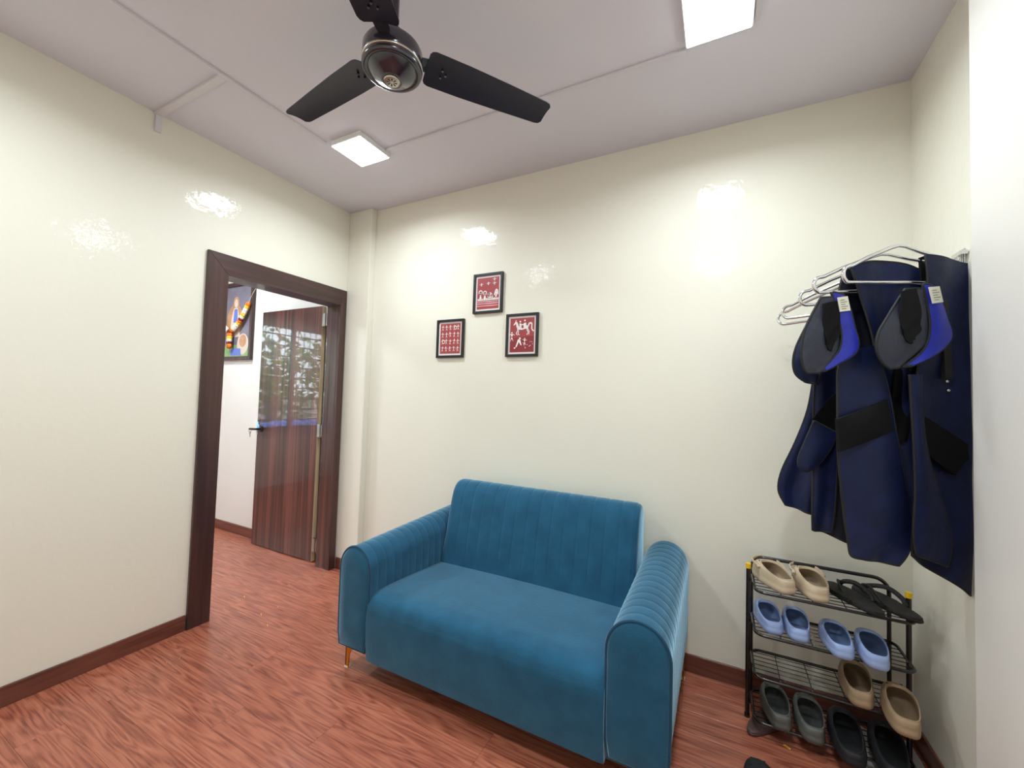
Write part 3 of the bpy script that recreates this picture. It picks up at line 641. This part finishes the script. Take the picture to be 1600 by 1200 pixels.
# ------------------------------------------------------------------ protective aprons and collars (metric edge points of every cloth panel)
CLOTH = {
'A_main':[((3.199,-0.531,1.833),(3.338,-0.433,1.815)),((3.198,-0.531,1.743),(3.341,-0.431,1.693)),((3.183,-0.541,1.577),(3.341,-0.43,1.546)),((3.159,-0.558,1.413),(3.344,-0.429,1.38)),((3.166,-0.554,1.252),(3.346,-0.427,1.215)),((3.161,-0.557,1.093),(3.346,-0.427,1.052)),((3.149,-0.565,0.954),(3.349,-0.425,0.89)),((3.149,-0.566,0.88),(3.337,-0.433,0.744))],
'A_flap':[((3.138,-0.598,1.441),(3.172,-0.574,1.443)),((3.145,-0.593,1.253),(3.183,-0.566,1.235)),((3.148,-0.591,1.097),(3.224,-0.537,1.077)),((3.143,-0.594,0.961),(3.258,-0.514,0.939)),((3.15,-0.589,0.891),(3.245,-0.522,0.852))],
'A_velcro':[((3.172,-0.559,1.317),(3.197,-0.542,1.304)),((3.178,-0.555,1.269),(3.333,-0.446,1.21)),((3.183,-0.552,1.207),(3.304,-0.466,1.171)),((3.235,-0.515,1.158),(3.274,-0.487,1.13))],
'A_strap':[((3.231,-0.518,1.682),(3.255,-0.501,1.684)),((3.24,-0.512,1.539),(3.262,-0.496,1.54)),((3.245,-0.508,1.433),(3.267,-0.493,1.434))],
'A_inner':[((3.198,-0.48,1.837),(3.225,-0.461,1.85)),((3.2,-0.478,1.757),(3.227,-0.46,1.76))],
'A_snap':[((3.248,-0.521,1.424),(3.252,-0.518,1.396))],
'B_back':[((2.99,-0.601,1.797),(3.194,-0.504,1.791)),((3.012,-0.59,1.725),(3.197,-0.502,1.73)),((3.035,-0.579,1.641),(3.197,-0.502,1.646)),((3.053,-0.571,1.558),(3.196,-0.502,1.562)),((3.06,-0.567,1.495),(3.196,-0.503,1.499)),((3.082,-0.557,1.371),(3.199,-0.501,1.375)),((3.107,-0.545,1.207),(3.202,-0.5,1.21)),((3.136,-0.531,1.044),(3.215,-0.493,1.047)),((3.148,-0.526,0.903),(3.214,-0.494,0.881))],
'B_side':[((2.986,-0.556,1.802),(3.044,-0.529,1.804)),((2.967,-0.565,1.693),(3.067,-0.518,1.695)),((2.983,-0.558,1.562),(3.085,-0.509,1.544)),((2.971,-0.563,1.486),(3.085,-0.509,1.49))],
'B_front':[((2.964,-0.644,1.514),(3.055,-0.601,1.533)),((2.948,-0.652,1.448),(3.069,-0.594,1.468)),((2.947,-0.652,1.366),(3.09,-0.584,1.387)),((2.949,-0.651,1.244),(3.108,-0.576,1.28)),((2.958,-0.647,1.123),(3.131,-0.565,1.15)),((2.97,-0.641,1.004),(3.153,-0.554,1.041)),((2.981,-0.636,0.905),(3.158,-0.552,0.952)),((2.986,-0.633,0.869),(3.142,-0.559,0.888)),((3.013,-0.621,0.862),(3.11,-0.574,0.847))],
'B_velcro':[((2.941,-0.67,1.295),(3.078,-0.605,1.362)),((2.947,-0.668,1.193),(3.097,-0.596,1.266))],
'B_pad':[((3.118,-0.543,1.465),(3.172,-0.517,1.457)),((3.106,-0.549,1.351),(3.186,-0.51,1.333)),((3.117,-0.543,1.228),(3.179,-0.514,1.23))],
'C_main':[((2.913,-0.513,1.447),(2.973,-0.503,1.503)),((2.908,-0.514,1.322),(2.977,-0.502,1.325)),((2.907,-0.515,1.143),(2.976,-0.502,1.148)),((2.905,-0.515,0.987),(2.969,-0.503,0.994)),((2.906,-0.515,0.903),(2.958,-0.505,0.901))],
'C_lining':[((2.973,-0.452,1.439),(3.033,-0.441,1.44)),((2.969,-0.452,1.187),(3.033,-0.441,1.191)),((2.966,-0.453,0.982),(3.033,-0.441,0.989)),((2.945,-0.457,0.89),(3.037,-0.44,0.852))],
'D_main':[((2.937,-0.349,1.458),(3.008,-0.366,1.469)),((2.918,-0.345,1.321),(3.009,-0.366,1.325)),((2.881,-0.336,1.194),(3.005,-0.365,1.205)),((2.838,-0.325,1.075),(2.994,-0.363,1.085)),((2.828,-0.323,0.998),(2.976,-0.358,0.987)),((2.851,-0.328,0.944),(2.958,-0.354,0.916))],
'D_tab':[((2.905,-0.545,1.283),(2.967,-0.534,1.246)),((2.879,-0.55,1.211),(2.957,-0.536,1.207)),((2.86,-0.553,1.154),(2.938,-0.539,1.166)),((2.862,-0.553,1.121),(2.911,-0.544,1.129)),((2.879,-0.55,1.109),(2.894,-0.547,1.113))],
'D_velcro':[((2.947,-0.53,1.359),(2.971,-0.525,1.386)),((2.899,-0.538,1.287),(2.971,-0.525,1.237))],
'L_bib':[((2.893,-0.717,1.674),(2.944,-0.692,1.675)),((2.863,-0.731,1.608),(2.957,-0.686,1.611)),((2.846,-0.739,1.562),(2.96,-0.685,1.571)),((2.837,-0.743,1.505),(2.948,-0.69,1.525)),((2.841,-0.742,1.457),(2.918,-0.705,1.47)),((2.853,-0.736,1.436),(2.885,-0.721,1.437))],
'L_rear':[((2.887,-0.538,1.626),(2.928,-0.531,1.625)),((2.854,-0.544,1.547),(2.928,-0.531,1.546)),((2.843,-0.546,1.49),(2.925,-0.532,1.49)),((2.851,-0.545,1.445),(2.921,-0.532,1.445)),((2.88,-0.54,1.418),(2.912,-0.534,1.412))],
'L_neck':[((2.894,-0.731,1.651),(2.934,-0.712,1.662)),((2.896,-0.73,1.581),(2.941,-0.708,1.592)),((2.903,-0.726,1.531),(2.941,-0.708,1.562)),((2.915,-0.721,1.502),(2.926,-0.716,1.522))],
'L_blue':[((2.92,-0.709,1.691),(2.954,-0.693,1.682)),((2.933,-0.703,1.633),(2.97,-0.686,1.645)),((2.947,-0.697,1.564),(2.984,-0.679,1.581)),((2.943,-0.698,1.514),(2.994,-0.674,1.535)),((2.928,-0.706,1.489),(2.984,-0.679,1.501)),((2.905,-0.717,1.459),(2.943,-0.698,1.468)),((2.887,-0.725,1.44),(2.905,-0.717,1.445))],
'L_tag':[((2.933,-0.719,1.67),(2.961,-0.706,1.675)),((2.94,-0.716,1.626),(2.969,-0.701,1.631))],
'R_bib':[((3.117,-0.634,1.7),(3.182,-0.589,1.705)),((3.089,-0.654,1.652),(3.191,-0.583,1.66)),((3.061,-0.674,1.605),(3.196,-0.579,1.621)),((3.037,-0.691,1.56),(3.192,-0.582,1.575)),((3.03,-0.696,1.512),(3.164,-0.602,1.529)),((3.043,-0.687,1.474),(3.116,-0.635,1.483)),((3.066,-0.67,1.454),(3.092,-0.652,1.457))],
'R_neck':[((3.098,-0.664,1.688),(3.143,-0.632,1.702)),((3.096,-0.665,1.601),(3.157,-0.622,1.615)),((3.101,-0.661,1.562),(3.153,-0.625,1.575)),((3.12,-0.649,1.528),(3.138,-0.636,1.545))],
'R_blue':[((3.164,-0.608,1.72),(3.2,-0.582,1.709)),((3.177,-0.599,1.658),(3.223,-0.566,1.667)),((3.184,-0.594,1.599),(3.238,-0.556,1.616)),((3.18,-0.596,1.549),(3.249,-0.548,1.569)),((3.161,-0.61,1.509),(3.233,-0.559,1.533)),((3.127,-0.634,1.476),(3.189,-0.59,1.495)),((3.105,-0.649,1.459),(3.133,-0.63,1.466))],
'R_tag':[((3.175,-0.617,1.705),(3.207,-0.594,1.711)),((3.186,-0.609,1.656),(3.218,-0.586,1.663))],
}
def panel(key, name, m, parent, folds=(0, 0, 0), th=.006, nu=14, nv=5, bind=True, belly=0.0, arch=0.0, bind_top=False, br=.0042):
    rows = CLOTH[key]; Lp = smooth_path([r[0] for r in rows], nv); Rp = smooth_path([r[1] for r in rows], nv)
    n = len(Lp); grid = []
    for i in range(n):
        A, B = Lp[i], Rp[i]; hd = Vector((B.x-A.x, B.y-A.y, 0)); nr = Vector((hd.y, -hd.x, 0))
        nr = nr.normalized() if nr.length > 1e-6 else Vector((0, -1, 0))
        row = []
        for j in range(nu+1):
            u = j/nu; q = A.lerp(B, u); v = i/(n-1)
            s_ = folds[0]*math.sin(2*math.pi*(folds[1]*u+folds[2]*v)+len(key)) * (.35+.65*v)
            s_ += .5*folds[0]*noise.noise(Vector((q.x*14+len(key), q.y*14, q.z*7)))
            s_ += belly*math.sin(math.pi*u)*(.4+.6*math.sin(math.pi*v))
            q = q + nr*s_ + Vector((0, 0, arch*math.sin(math.pi*u)*(1-v)**4)); row.append((q, nr))
        grid.append(row)
    w = MB(); vs = []; fs = []; c = nu+1
    for row in grid: vs += [q+nr*th/2 for q, nr in row]
    o_ = len(vs)
    for row in grid: vs += [q-nr*th/2 for q, nr in row]
    for i in range(n-1):
        for j in range(nu):
            f = (i*c+j, i*c+j+1, (i+1)*c+j+1, (i+1)*c+j); fs.append(f); fs.append(tuple(o_+k for k in reversed(f)))
    per = [i*c for i in range(n)] + [(n-1)*c+j for j in range(1, c)] + [i*c+nu for i in range(n-2, -1, -1)] + [j for j in range(nu-1, 0, -1)]
    for i in range(len(per)):
        a, b = per[i], per[(i+1) % len(per)]; fs.append((a, b, o_+b, o_+a))
    w.add(vs, fs); o = w.build(name, m, parent, smooth=True, angle=60)
    if bind:
        E = [grid[i][0][0] for i in range(n)] + [grid[n-1][j][0] for j in range(1, c)] + [grid[i][nu][0] for i in range(n-2, -1, -1)]
        if bind_top: E += [grid[0][j][0] for j in range(nu-1, 0, -1)]
        w = MB(); w.tube(E, br, 6, closed=bind_top); w.build('binding', M['binding'], o, smooth=True)
    return o
def cloth(name, key, label, cat, group): 
    q = CLOTH[key][0][0]; return tag(empty(name, q), label, cat, group)

G = 'navy protective aprons on the swing arms'
a = cloth('apron', 'D_main', 'leftmost navy apron, its flared rounded hem reaching furthest toward the sofa', 'apron', G)
panel('D_main', 'apron_panel', M['navy'], a, (.010, 1.6, .3))
panel('D_velcro', 'fastener_patch', M['blackcloth'], a, (.0, 0, 0), th=.003, bind=False)
panel('D_tab', 'belt_tab', M['navy'], a, (.0, 0, 0), th=.008, belly=.006, bind_top=True)
a = cloth('apron', 'C_main', 'narrow folded navy apron between the flared left one and the broad middle one', 'apron', G)
panel('C_lining', 'inner_panel', M['navy_dark'], a, (.008, 1.2, .2))  # darker navy sheet set behind the narrow panel
panel('C_main', 'apron_panel', M['navy'], a, (.006, 1, .3), belly=.008)
a = cloth('apron', 'B_front', 'middle navy apron with a slanted black band and a rounded free flap', 'apron', G)
panel('B_side', 'side_panel', M['navy_dark'], a, (.006, 1.3, .2))
panel('B_back', 'back_panel', M['navy'], a, (.012, 1.7, .5), arch=.022, bind_top=True)
panel('B_pad', 'fastener_pad', M['blackcloth'], a, (.006, 1.3, 1.0), th=.008, bind=False)
panel('B_front', 'front_panel', M['navy'], a, (.008, 1.0, 1.1), belly=.014, nu=22, nv=8)
o = panel('B_velcro', 'fastener_band', M['blackcloth'], a, (0, 0, 0), th=.012, bind=False, belly=.016, nv=8)
a = cloth('apron', 'A_main', 'large navy apron hanging straight against the pale wall column', 'apron', G)
panel('A_inner', 'inner_panel', M['blackcloth'], a, (.002, 1, 0), bind=False)
panel('A_main', 'apron_panel', M['navy'], a, (.014, 1.1, .5), nu=22, nv=8, bind_top=False)
panel('A_flap', 'front_flap', M['navy'], a, (.004, .8, .3), belly=.006)
panel('A_velcro', 'fastener_patch', M['blackcloth'], a, (0, 0, 0), th=.010, bind=False)
panel('A_strap', 'strap', M['binding'], a, (0, 0, 0), th=.012, bind=False)
for q in CLOTH['A_snap'][0]:
    w = MB(); w.ball(q, .0055, .9, 12, 8); tag(w.build('snap', M['chrome'], a, smooth=True), 'chrome snap')

def collar(pre, label):
    a = cloth('thyroid_collar', pre+'_bib', label, 'collar', 'blue and charcoal neck collars')
    if pre == 'L': panel('L_rear', 'rear_bib', M['navy'], a, (.003, 1, .4), belly=.008)
    panel(pre+'_bib', 'bib', M['lining'], a, (.004, .8, .6), belly=.008, bind_top=True)
    panel(pre+'_neck', 'neck_lining', M['blackcloth'], a, (.005, .8, 2.2), th=.004, bind=False)
    b = panel(pre+'_blue', 'blue_band', M['royal'], a, (.003, .7, .8), belly=.008, bind_top=True)
    t = panel(pre+'_tag', 'care_tag', M['tag'], a, (0, 0, 0), th=.002, nu=4, bind=False, nv=3)
    r = CLOTH[pre+'_tag']; w = MB()
    A, B, C_, D_ = (Vector(q) for q in (r[0][0], r[0][1], r[1][0], r[1][1])); hd = (B-A); nr = Vector((hd.y, -hd.x, 0)).normalized()*.0018
    for k in range(5):
        v = .2+.15*k; s_ = A.lerp(C_, v).lerp(B.lerp(D_, v), .2); e = A.lerp(C_, v).lerp(B.lerp(D_, v), .62+.2*((k*7) % 2)); w.prism([s_+nr, e+nr, e+nr-Vector((0, 0, .0018)), s_+nr-Vector((0, 0, .0018))], nr*.1)
    w.build('tag_print', M['tagink'], t)
collar('L', 'left neck collar, charcoal lined with a royal blue band and white tag')
collar('R', 'right neck collar, charcoal lined, its royal blue band against the largest apron')

# ------------------------------------------------------------------ shoe rack
sr = tag(empty('shoe_rack', (2.99, -.19, 0)), 'black wire four-tier shoe rack in the corner', 'shoe rack')
ya, yb = -.20, -.10; xa, xb = 2.738, 3.238
for x in (xa-.006, xb+.0165):
    w = MB(); w.cyl((x, ya, .006), (x, ya, .628), .0085, 14); w.build('front_leg', M['black_enamel'], sr, smooth=True, angle=50)
    w = MB(); w.cyl((x, ya, .626), (x, ya, .646), .0105, 14); tag(w.build('end_cap', M['yellow'], sr, smooth=True, angle=50), 'yellow plastic end cap')
    w = MB(); w.cyl((x, ya, 0), (x, ya, .014), .0105, 14); w.build('foot_cap', M['black_enamel'], sr)
def arc(cx, cz, r, a0, a1, n=6): return [(cx+r*math.cos(math.radians(lerp(a0, a1, k/n))), cz+r*math.sin(math.radians(lerp(a0, a1, k/n)))) for k in range(n+1)]
pts = [(xa+.012, 0)] + arc(xa+.062, .600, .05, 180, 90) + arc(xb-.062, .600, .05, 90, 0) + [(xb-.012, 0)]
w = MB(); w.tube([(x, yb, z) for x, z in pts], .0075, 12); w.build('rear_hoop', M['black_enamel'], sr, smooth=True, angle=60)
SH = [.572, .402, .232, .058]
for z in SH:
    x0, x1, y0, y1, r = xa+.014, xb+.008, -.305, -.088, .035
    lp = arc(x0+r, y0+r, r, 180, 270) + arc(x1-r, y0+r, r, 270, 360) + arc(x1-r, y1-r, r, 0, 90) + arc(x0+r, y1-r, r, 90, 180)
    w = MB(); w.tube([(x, y, z) for x, y in lp], .006, 10, closed=True); sh = w.build('shelf_rim', M['black_enamel'], sr, smooth=True)
    for k in range(6):
        y = lerp(y0+.03, y1-.028, k/5); w = MB(); w.cyl((x0+.002, y, z+.002), (x1-.002, y, z+.002), .0018, 6); w.build('shelf_wire', M['black_enamel'], sh, smooth=True)
    for k in range(4):
        x = lerp(x0+.09, x1-.09, k/3); w = MB(); w.cyl((x, y0, z-.002), (x, y1, z-.002), .0018, 6); w.build('cross_wire', M['black_enamel'], sh, smooth=True)

# ------------------------------------------------------------------ shoes
def foot_w(t, wh, wt):
    s_ = t*t*(3-2*t); return lerp(wh, wt, min(1, s_*1.35)) * .5
def clog(name, m, mi, Ln=.24, wh=.092, wt=.106, zo=(.054, .074), op=.70, side=1, strap=False, holes=True, collar_w=.88, rim=.005):
    """heel at the origin, toe toward +Y"""
    t = empty(name); n = 40
    def outl(th, k=1.0):
        y = Ln/2+Ln/2*math.cos(th)*k; tt = (1+math.cos(th))/2
        sx = math.copysign(abs(math.sin(th))**(.52 if math.cos(th) < 0 else .78), math.sin(th)); curve = side*.010*(tt-.35)*math.sin(math.pi*tt)
        return Vector((foot_w(tt, wh, wt)*sx*k + curve, y, 0))
    def opn(th, k=1.0):
        yc = Ln*op/2+.008; y = yc+(Ln*op/2-.002)*math.cos(th)*k; tt = y/Ln
        x = foot_w(tt, wh, wt)*collar_w*k*math.copysign(abs(math.sin(th))**(.58 if math.cos(th) < 0 else .78), math.sin(th)); f = (1+math.cos(th))/2
        return Vector((x+side*.002, y, lerp(zo[0], zo[1], f*f*(3-2*f))))
    TH = [2*math.pi*i/n for i in range(n)]; R = []
    R.append([outl(a, .93) for a in TH]); R.append([outl(a, .985)+Vector((0, 0, .006)) for a in TH]); R.append([outl(a)+Vector((0, 0, .020)) for a in TH]); R.append([outl(a, .975)+Vector((0, 0, .0245)) for a in TH])
    for s_ in (.16, .32, .48, .64, .8, .92, 1.0):
        row = []
        for a in TH:
            A = outl(a, .98); B = opn(a); e = 1-math.cos(s_*math.pi/2); f = math.sin(s_*math.pi/2)
            q = A.lerp(B, e); q.z = lerp(.026, B.z, f); row.append(q)
        R.append(row)
    R.append([opn(a, .985)+Vector((0, 0, rim)) for a in TH]); R.append([opn(a, .93)+Vector((0, 0, rim)) for a in TH]); R.append([opn(a, .90)+Vector((0, 0, -.004)) for a in TH])
    w = MB(); w.rings(R, True, False); w.build('upper', m, t, smooth=True, angle=70)
    R = [[opn(a, .90)+Vector((0, 0, -.004)) for a in TH]]
    row = []
    for a in TH:
        q = outl(a, .86).lerp(Vector((0, Ln/2, 0)), .03); b = opn(a, .93); q.z = min(.034, b.z-.012); q = q if q.length > 0 else q
        row.append(q)
    R.append(row); R.append([outl(a, .82)+Vector((0, 0, .017)) for a in TH]); R.append([outl(a, .4)+Vector((0, 0, .0145)) for a in TH])
    w = MB(); w.rings(R, False, True); w.build('footbed', mi, t, smooth=True)
    if holes:
        w = MB()
        for (fx, fy) in ((-.55, .70), (0, .72), (.55, .70), (-.3, .82), (.3, .82), (0, .62)):
            a = math.atan2(fx*.6, 1); th = fx*.9; s_ = (1-fy)/(1-op)*1.15; s_ = max(.3, min(.95, s_))
            A = outl(th, .98); B = opn(th); e = 1-math.cos(s_*math.pi/2); f = math.sin(s_*math.pi/2); q = A.lerp(B, e); q.z = lerp(.026, B.z, f)
            w.ball((q.x, q.y, q.z), .0045, .5, 8, 6)
        tag(w.build('vent_holes', M['insole_black'], t, smooth=True), kind='stuff')
    if strap:
        hw = foot_w(op*.8, wh, wt)*1.0; yo = Ln*op*.78
        P_ = [(-hw, yo, .062), (-hw-.003, yo+.03, .066), (-hw*.85, yo+.068, .070), (0, yo+.088, .0745), (hw*.85, yo+.068, .070), (hw+.003, yo+.03, .066), (hw, yo, .062)]
        w = MB(); w.tube([q for q in smooth_path(P_, 5)], .004, 8, flat=(.008, .003)); w.build('heel_strap', m, t, smooth=True)
        for s_ in (-1, 1):
            w = MB(); w.ball((s_*(hw+.002), yo, .062), .007, .9, 10, 6); w.build('rivet', m, t, smooth=True)
    return t
def put(t, x, y, z, deg, label, cat='shoe', group=None, tilt=0, sc=1):
    t.location = (x, y, z); t.rotation_euler = (math.radians(tilt), 0, math.radians(deg)); t.scale = (sc, sc, sc); return tag(t, label, cat, group)
zs = [z+.0045 for z in SH]
put(clog('clog', M['beige'], M['insole_dark'], side=-1, strap=True), 2.872, -.292, zs[0], 24, 'left cream clog on the top tier of the shoe rack', group='cream clogs on the top tier')
put(clog('clog', M['beige'], M['insole_dark'], side=1, strap=True), 2.972, -.305, zs[0], 10, 'right cream clog on the top tier, beside the black flip-flops', group='cream clogs on the top tier')
kb = dict(Ln=.225, wh=.088, wt=.098, zo=(.046, .066), op=.72, holes=False, collar_w=.86, rim=.003)
for i, (x, y, dg) in enumerate(((2.822, -.292, 7), (2.905, -.302, 1), (3.032, -.352, 2), (3.126, -.366, -2))):
    put(clog('slip_on_shoe', M['bluefoam'], M['insole_blue'], side=-1 if i % 2 == 0 else 1, **kb), x, y, zs[1], dg,
        ['pale blue rubber slip-on at the left end of the second tier', 'second pale blue slip-on from the left end of the second tier', 'third pale blue slip-on from the left, above the tan clog', 'pale blue slip-on at the right end of the second tier'][i], group='pale blue rubber slip-ons on the second tier')
put(clog('clog', M['tan'], M['insole_tan'], side=-1, zo=(.052, .080), op=.70), 3.088, -.325, zs[2], -5, 'tan clog on the third tier below the blue slip-ons', group='tan clogs on the third tier')
put(clog('clog', M['tan'], M['insole_tan'], side=1, zo=(.052, .080), op=.70), 3.186, -.420, zs[2], -6, 'tan clog jutting out over the right end of the third tier', group='tan clogs on the third tier')
put(clog('clog', M['greyfoam'], M['insole_grey'], side=-1, op=.70), 2.844, -.328, zs[3], 4.5, 'left grey-green clog on the bottom tier of the shoe rack', group='grey-green clogs on the bottom tier')
put(clog('clog', M['greyfoam'], M['insole_grey'], side=1, op=.70), 2.946, -.342, zs[3], 1.5, 'right grey-green clog on the bottom tier, next to the black shoes', group='grey-green clogs on the bottom tier')
kk = dict(Ln=.275, wh=.098, wt=.112, zo=(.045, .074), op=.72, holes=False, collar_w=.84)
put(clog('slip_on_shoe', M['blackfoam'], M['insole_black'], side=-1, **kk), 3.050, -.394, zs[3], -3, 'left black slip-on on the bottom tier, beside the grey-green clogs', group='black slip-ons on the bottom tier')
put(clog('slip_on_shoe', M['blackfoam'], M['insole_black'], side=1, **kk), 3.166, -.402, zs[3], -4, 'right black slip-on on the bottom tier, over the white plastic sheet', group='black slip-ons on the bottom tier')
put(clog('clog', M['blackfoam'], M['insole_black'], side=1, op=.55, Ln=.27, wt=.118), 2.765, -.745, 0, 4, 'black clog on the floor at the bottom edge, only its toe in view', group=None)

def flipflop(name, m, side=1, Ln=.27, strap=True, hs=.0):
    t = empty(name); n = 36
    def outl(th, k=1.0):
        tt = (1+math.cos(th))/2; y = Ln/2+Ln/2*math.cos(th)*k
        return Vector((foot_w(tt, .072, .098)*math.copysign(abs(math.sin(th))**.85, math.sin(th))*k+side*.008*math.sin(math.pi*tt)*(tt-.35), y, 0))
    TH = [2*math.pi*i/n for i in range(n)]
    w = MB(); w.rings([[outl(a, .96) for a in TH], [outl(a)+Vector((0, 0, .004)) for a in TH], [outl(a)+Vector((0, 0, .010)) for a in TH], [outl(a, .985)+Vector((0, 0, .011)) for a in TH], [outl(a, .985)+Vector((0, 0, .017)) for a in TH], [outl(a, .95)+Vector((0, 0, .0195)) for a in TH]])
    w.build('sole', m, t, smooth=True, angle=40)
    if strap:
        toe = (side*-.012, Ln*.80, .018)
        for s_ in (-1, 1):
            P_ = smooth_path([toe, (toe[0]+s_*.008, Ln*.77, .042), (s_*.034, Ln*.60, .055), (s_*.046, Ln*.42, .036), (s_*.043, Ln*.36, .016)], 6)
            w = MB(); w.tube(P_, .005, 8, flat=(.004, .009)); w.build('strap', m, t, smooth=True)
        w = MB(); w.cyl(toe, (toe[0], toe[1], .044), .004, 8); w.build('toe_post', m, t)
    return t
G2 = 'black flip-flops on the top tier'
put(flipflop('flip_flop', M['flipflop'], -1), 3.145, -.335, zs[0]+.0035, 26, 'left black flip-flop on the top tier, next to the cream clogs', group=G2)
put(flipflop('flip_flop', M['flipflop'], 1), 3.255, -.315, zs[0]+.0035, 30, 'right black flip-flop jutting over the end of the top tier', group=G2)
t = flipflop('slipper', M['brownsole'], 1, strap=False, Ln=.25); put(t, 2.735, -.315, 0, -32, 'flat brown slipper on the floor by the left leg of the shoe rack', 'shoe')
# crumpled white plastic under the right end of the rack
w = MB(); nx, ny = 12, 12; vs = []; fs = []
for i in range(nx+1):
    for j in range(ny+1):
        u, v = i/nx, j/ny; x = lerp(3.07, 3.305, u); y = lerp(-.40, -.05, v) + .02*math.sin(7*u); z = .004+.010*abs(noise.noise(Vector((u*5, v*5, 2))))
        vs.append((x, y, z))
nn = len(vs); vs += [(x, y, z+.002) for x, y, z in vs]
for i in range(nx):
    for j in range(ny):
        q = (i*(ny+1)+j, i*(ny+1)+j+1, (i+1)*(ny+1)+j+1, (i+1)*(ny+1)+j); fs.append(q); fs.append(tuple(nn+k for k in reversed(q)))
per = [i*(ny+1) for i in range(nx+1)] + [nx*(ny+1)+j for j in range(1, ny+1)] + [i*(ny+1)+ny for i in range(nx-1, -1, -1)] + [j for j in range(ny-1, 0, -1)]
for i in range(len(per)): a, b = per[i], per[(i+1) % len(per)]; fs.append((a, b, nn+b, nn+a))
w.add(vs, fs); tag(w.build('plastic_sheet', M['polythene'], smooth=True, angle=50), 'crumpled white plastic sheet on the floor under the rack corner', 'plastic sheet')

# ------------------------------------------------------------------ outside the next room's window (mirrored in the door)
w = MB(); w.box((-14, -14, -.3), (XN-.12, 8, -.2)); tag(w.build('ground_outside', M['concrete']), 'pale ground outside the next room window', None, None, 'structure')
def tree(x, y, h, r, label):
    t = tag(empty('tree', (x, y, -.2)), label, 'tree', 'trees outside mirrored in the door')
    w = MB(); w.tube([(x, y, -.2), (x+.1, y, h*.5), (x, y+.1, h)], .12, 10); w.build('trunk', M['bark'], t, smooth=True)
    w = MB(); rnd = random.Random(int(abs(x*10+y)))
    for k in range(900):
        d = Vector((rnd.gauss(0, 1), rnd.gauss(0, 1), rnd.gauss(0, .8))).normalized()*r*rnd.random()**.4
        c = Vector((x, y, h))+d; a = Vector((rnd.uniform(-1, 1), rnd.uniform(-1, 1), rnd.uniform(-1, 1))).normalized(); b = a.orthogonal().normalized(); s_ = rnd.uniform(.09, .2)
        w.add([c-a*s_, c+b*s_*.4, c+a*s_, c-b*s_*.4], [(0, 1, 2, 3)])
    tag(w.build('crown', M['leaf'], t), kind='stuff')
tree(-6.4, -3.6, 1.6, 1.3, 'green tree mirrored left in the glossy door'); tree(-6.8, -6.6, 2.2, 1.4, 'green tree mirrored right in the glossy door')
w = MB(); w.box((-9.2, -12, -.2), (-9.0, 4, 1.2)); tag(w.build('compound_wall', M['concrete']), 'low pale compound wall beyond the trees outside', 'wall')
w = MB()
for k in range(7): w.box((-4.6-.02*k, -3.4+.3*k, .60+.02*(k % 2)), (-4.0, -3.13+.3*k, .74+.03*((k*3) % 4)))
tag(w.build('tarpaulin', M['tarp']), 'blue sheet outside the window mirrored beside the door handle', 'tarpaulin')
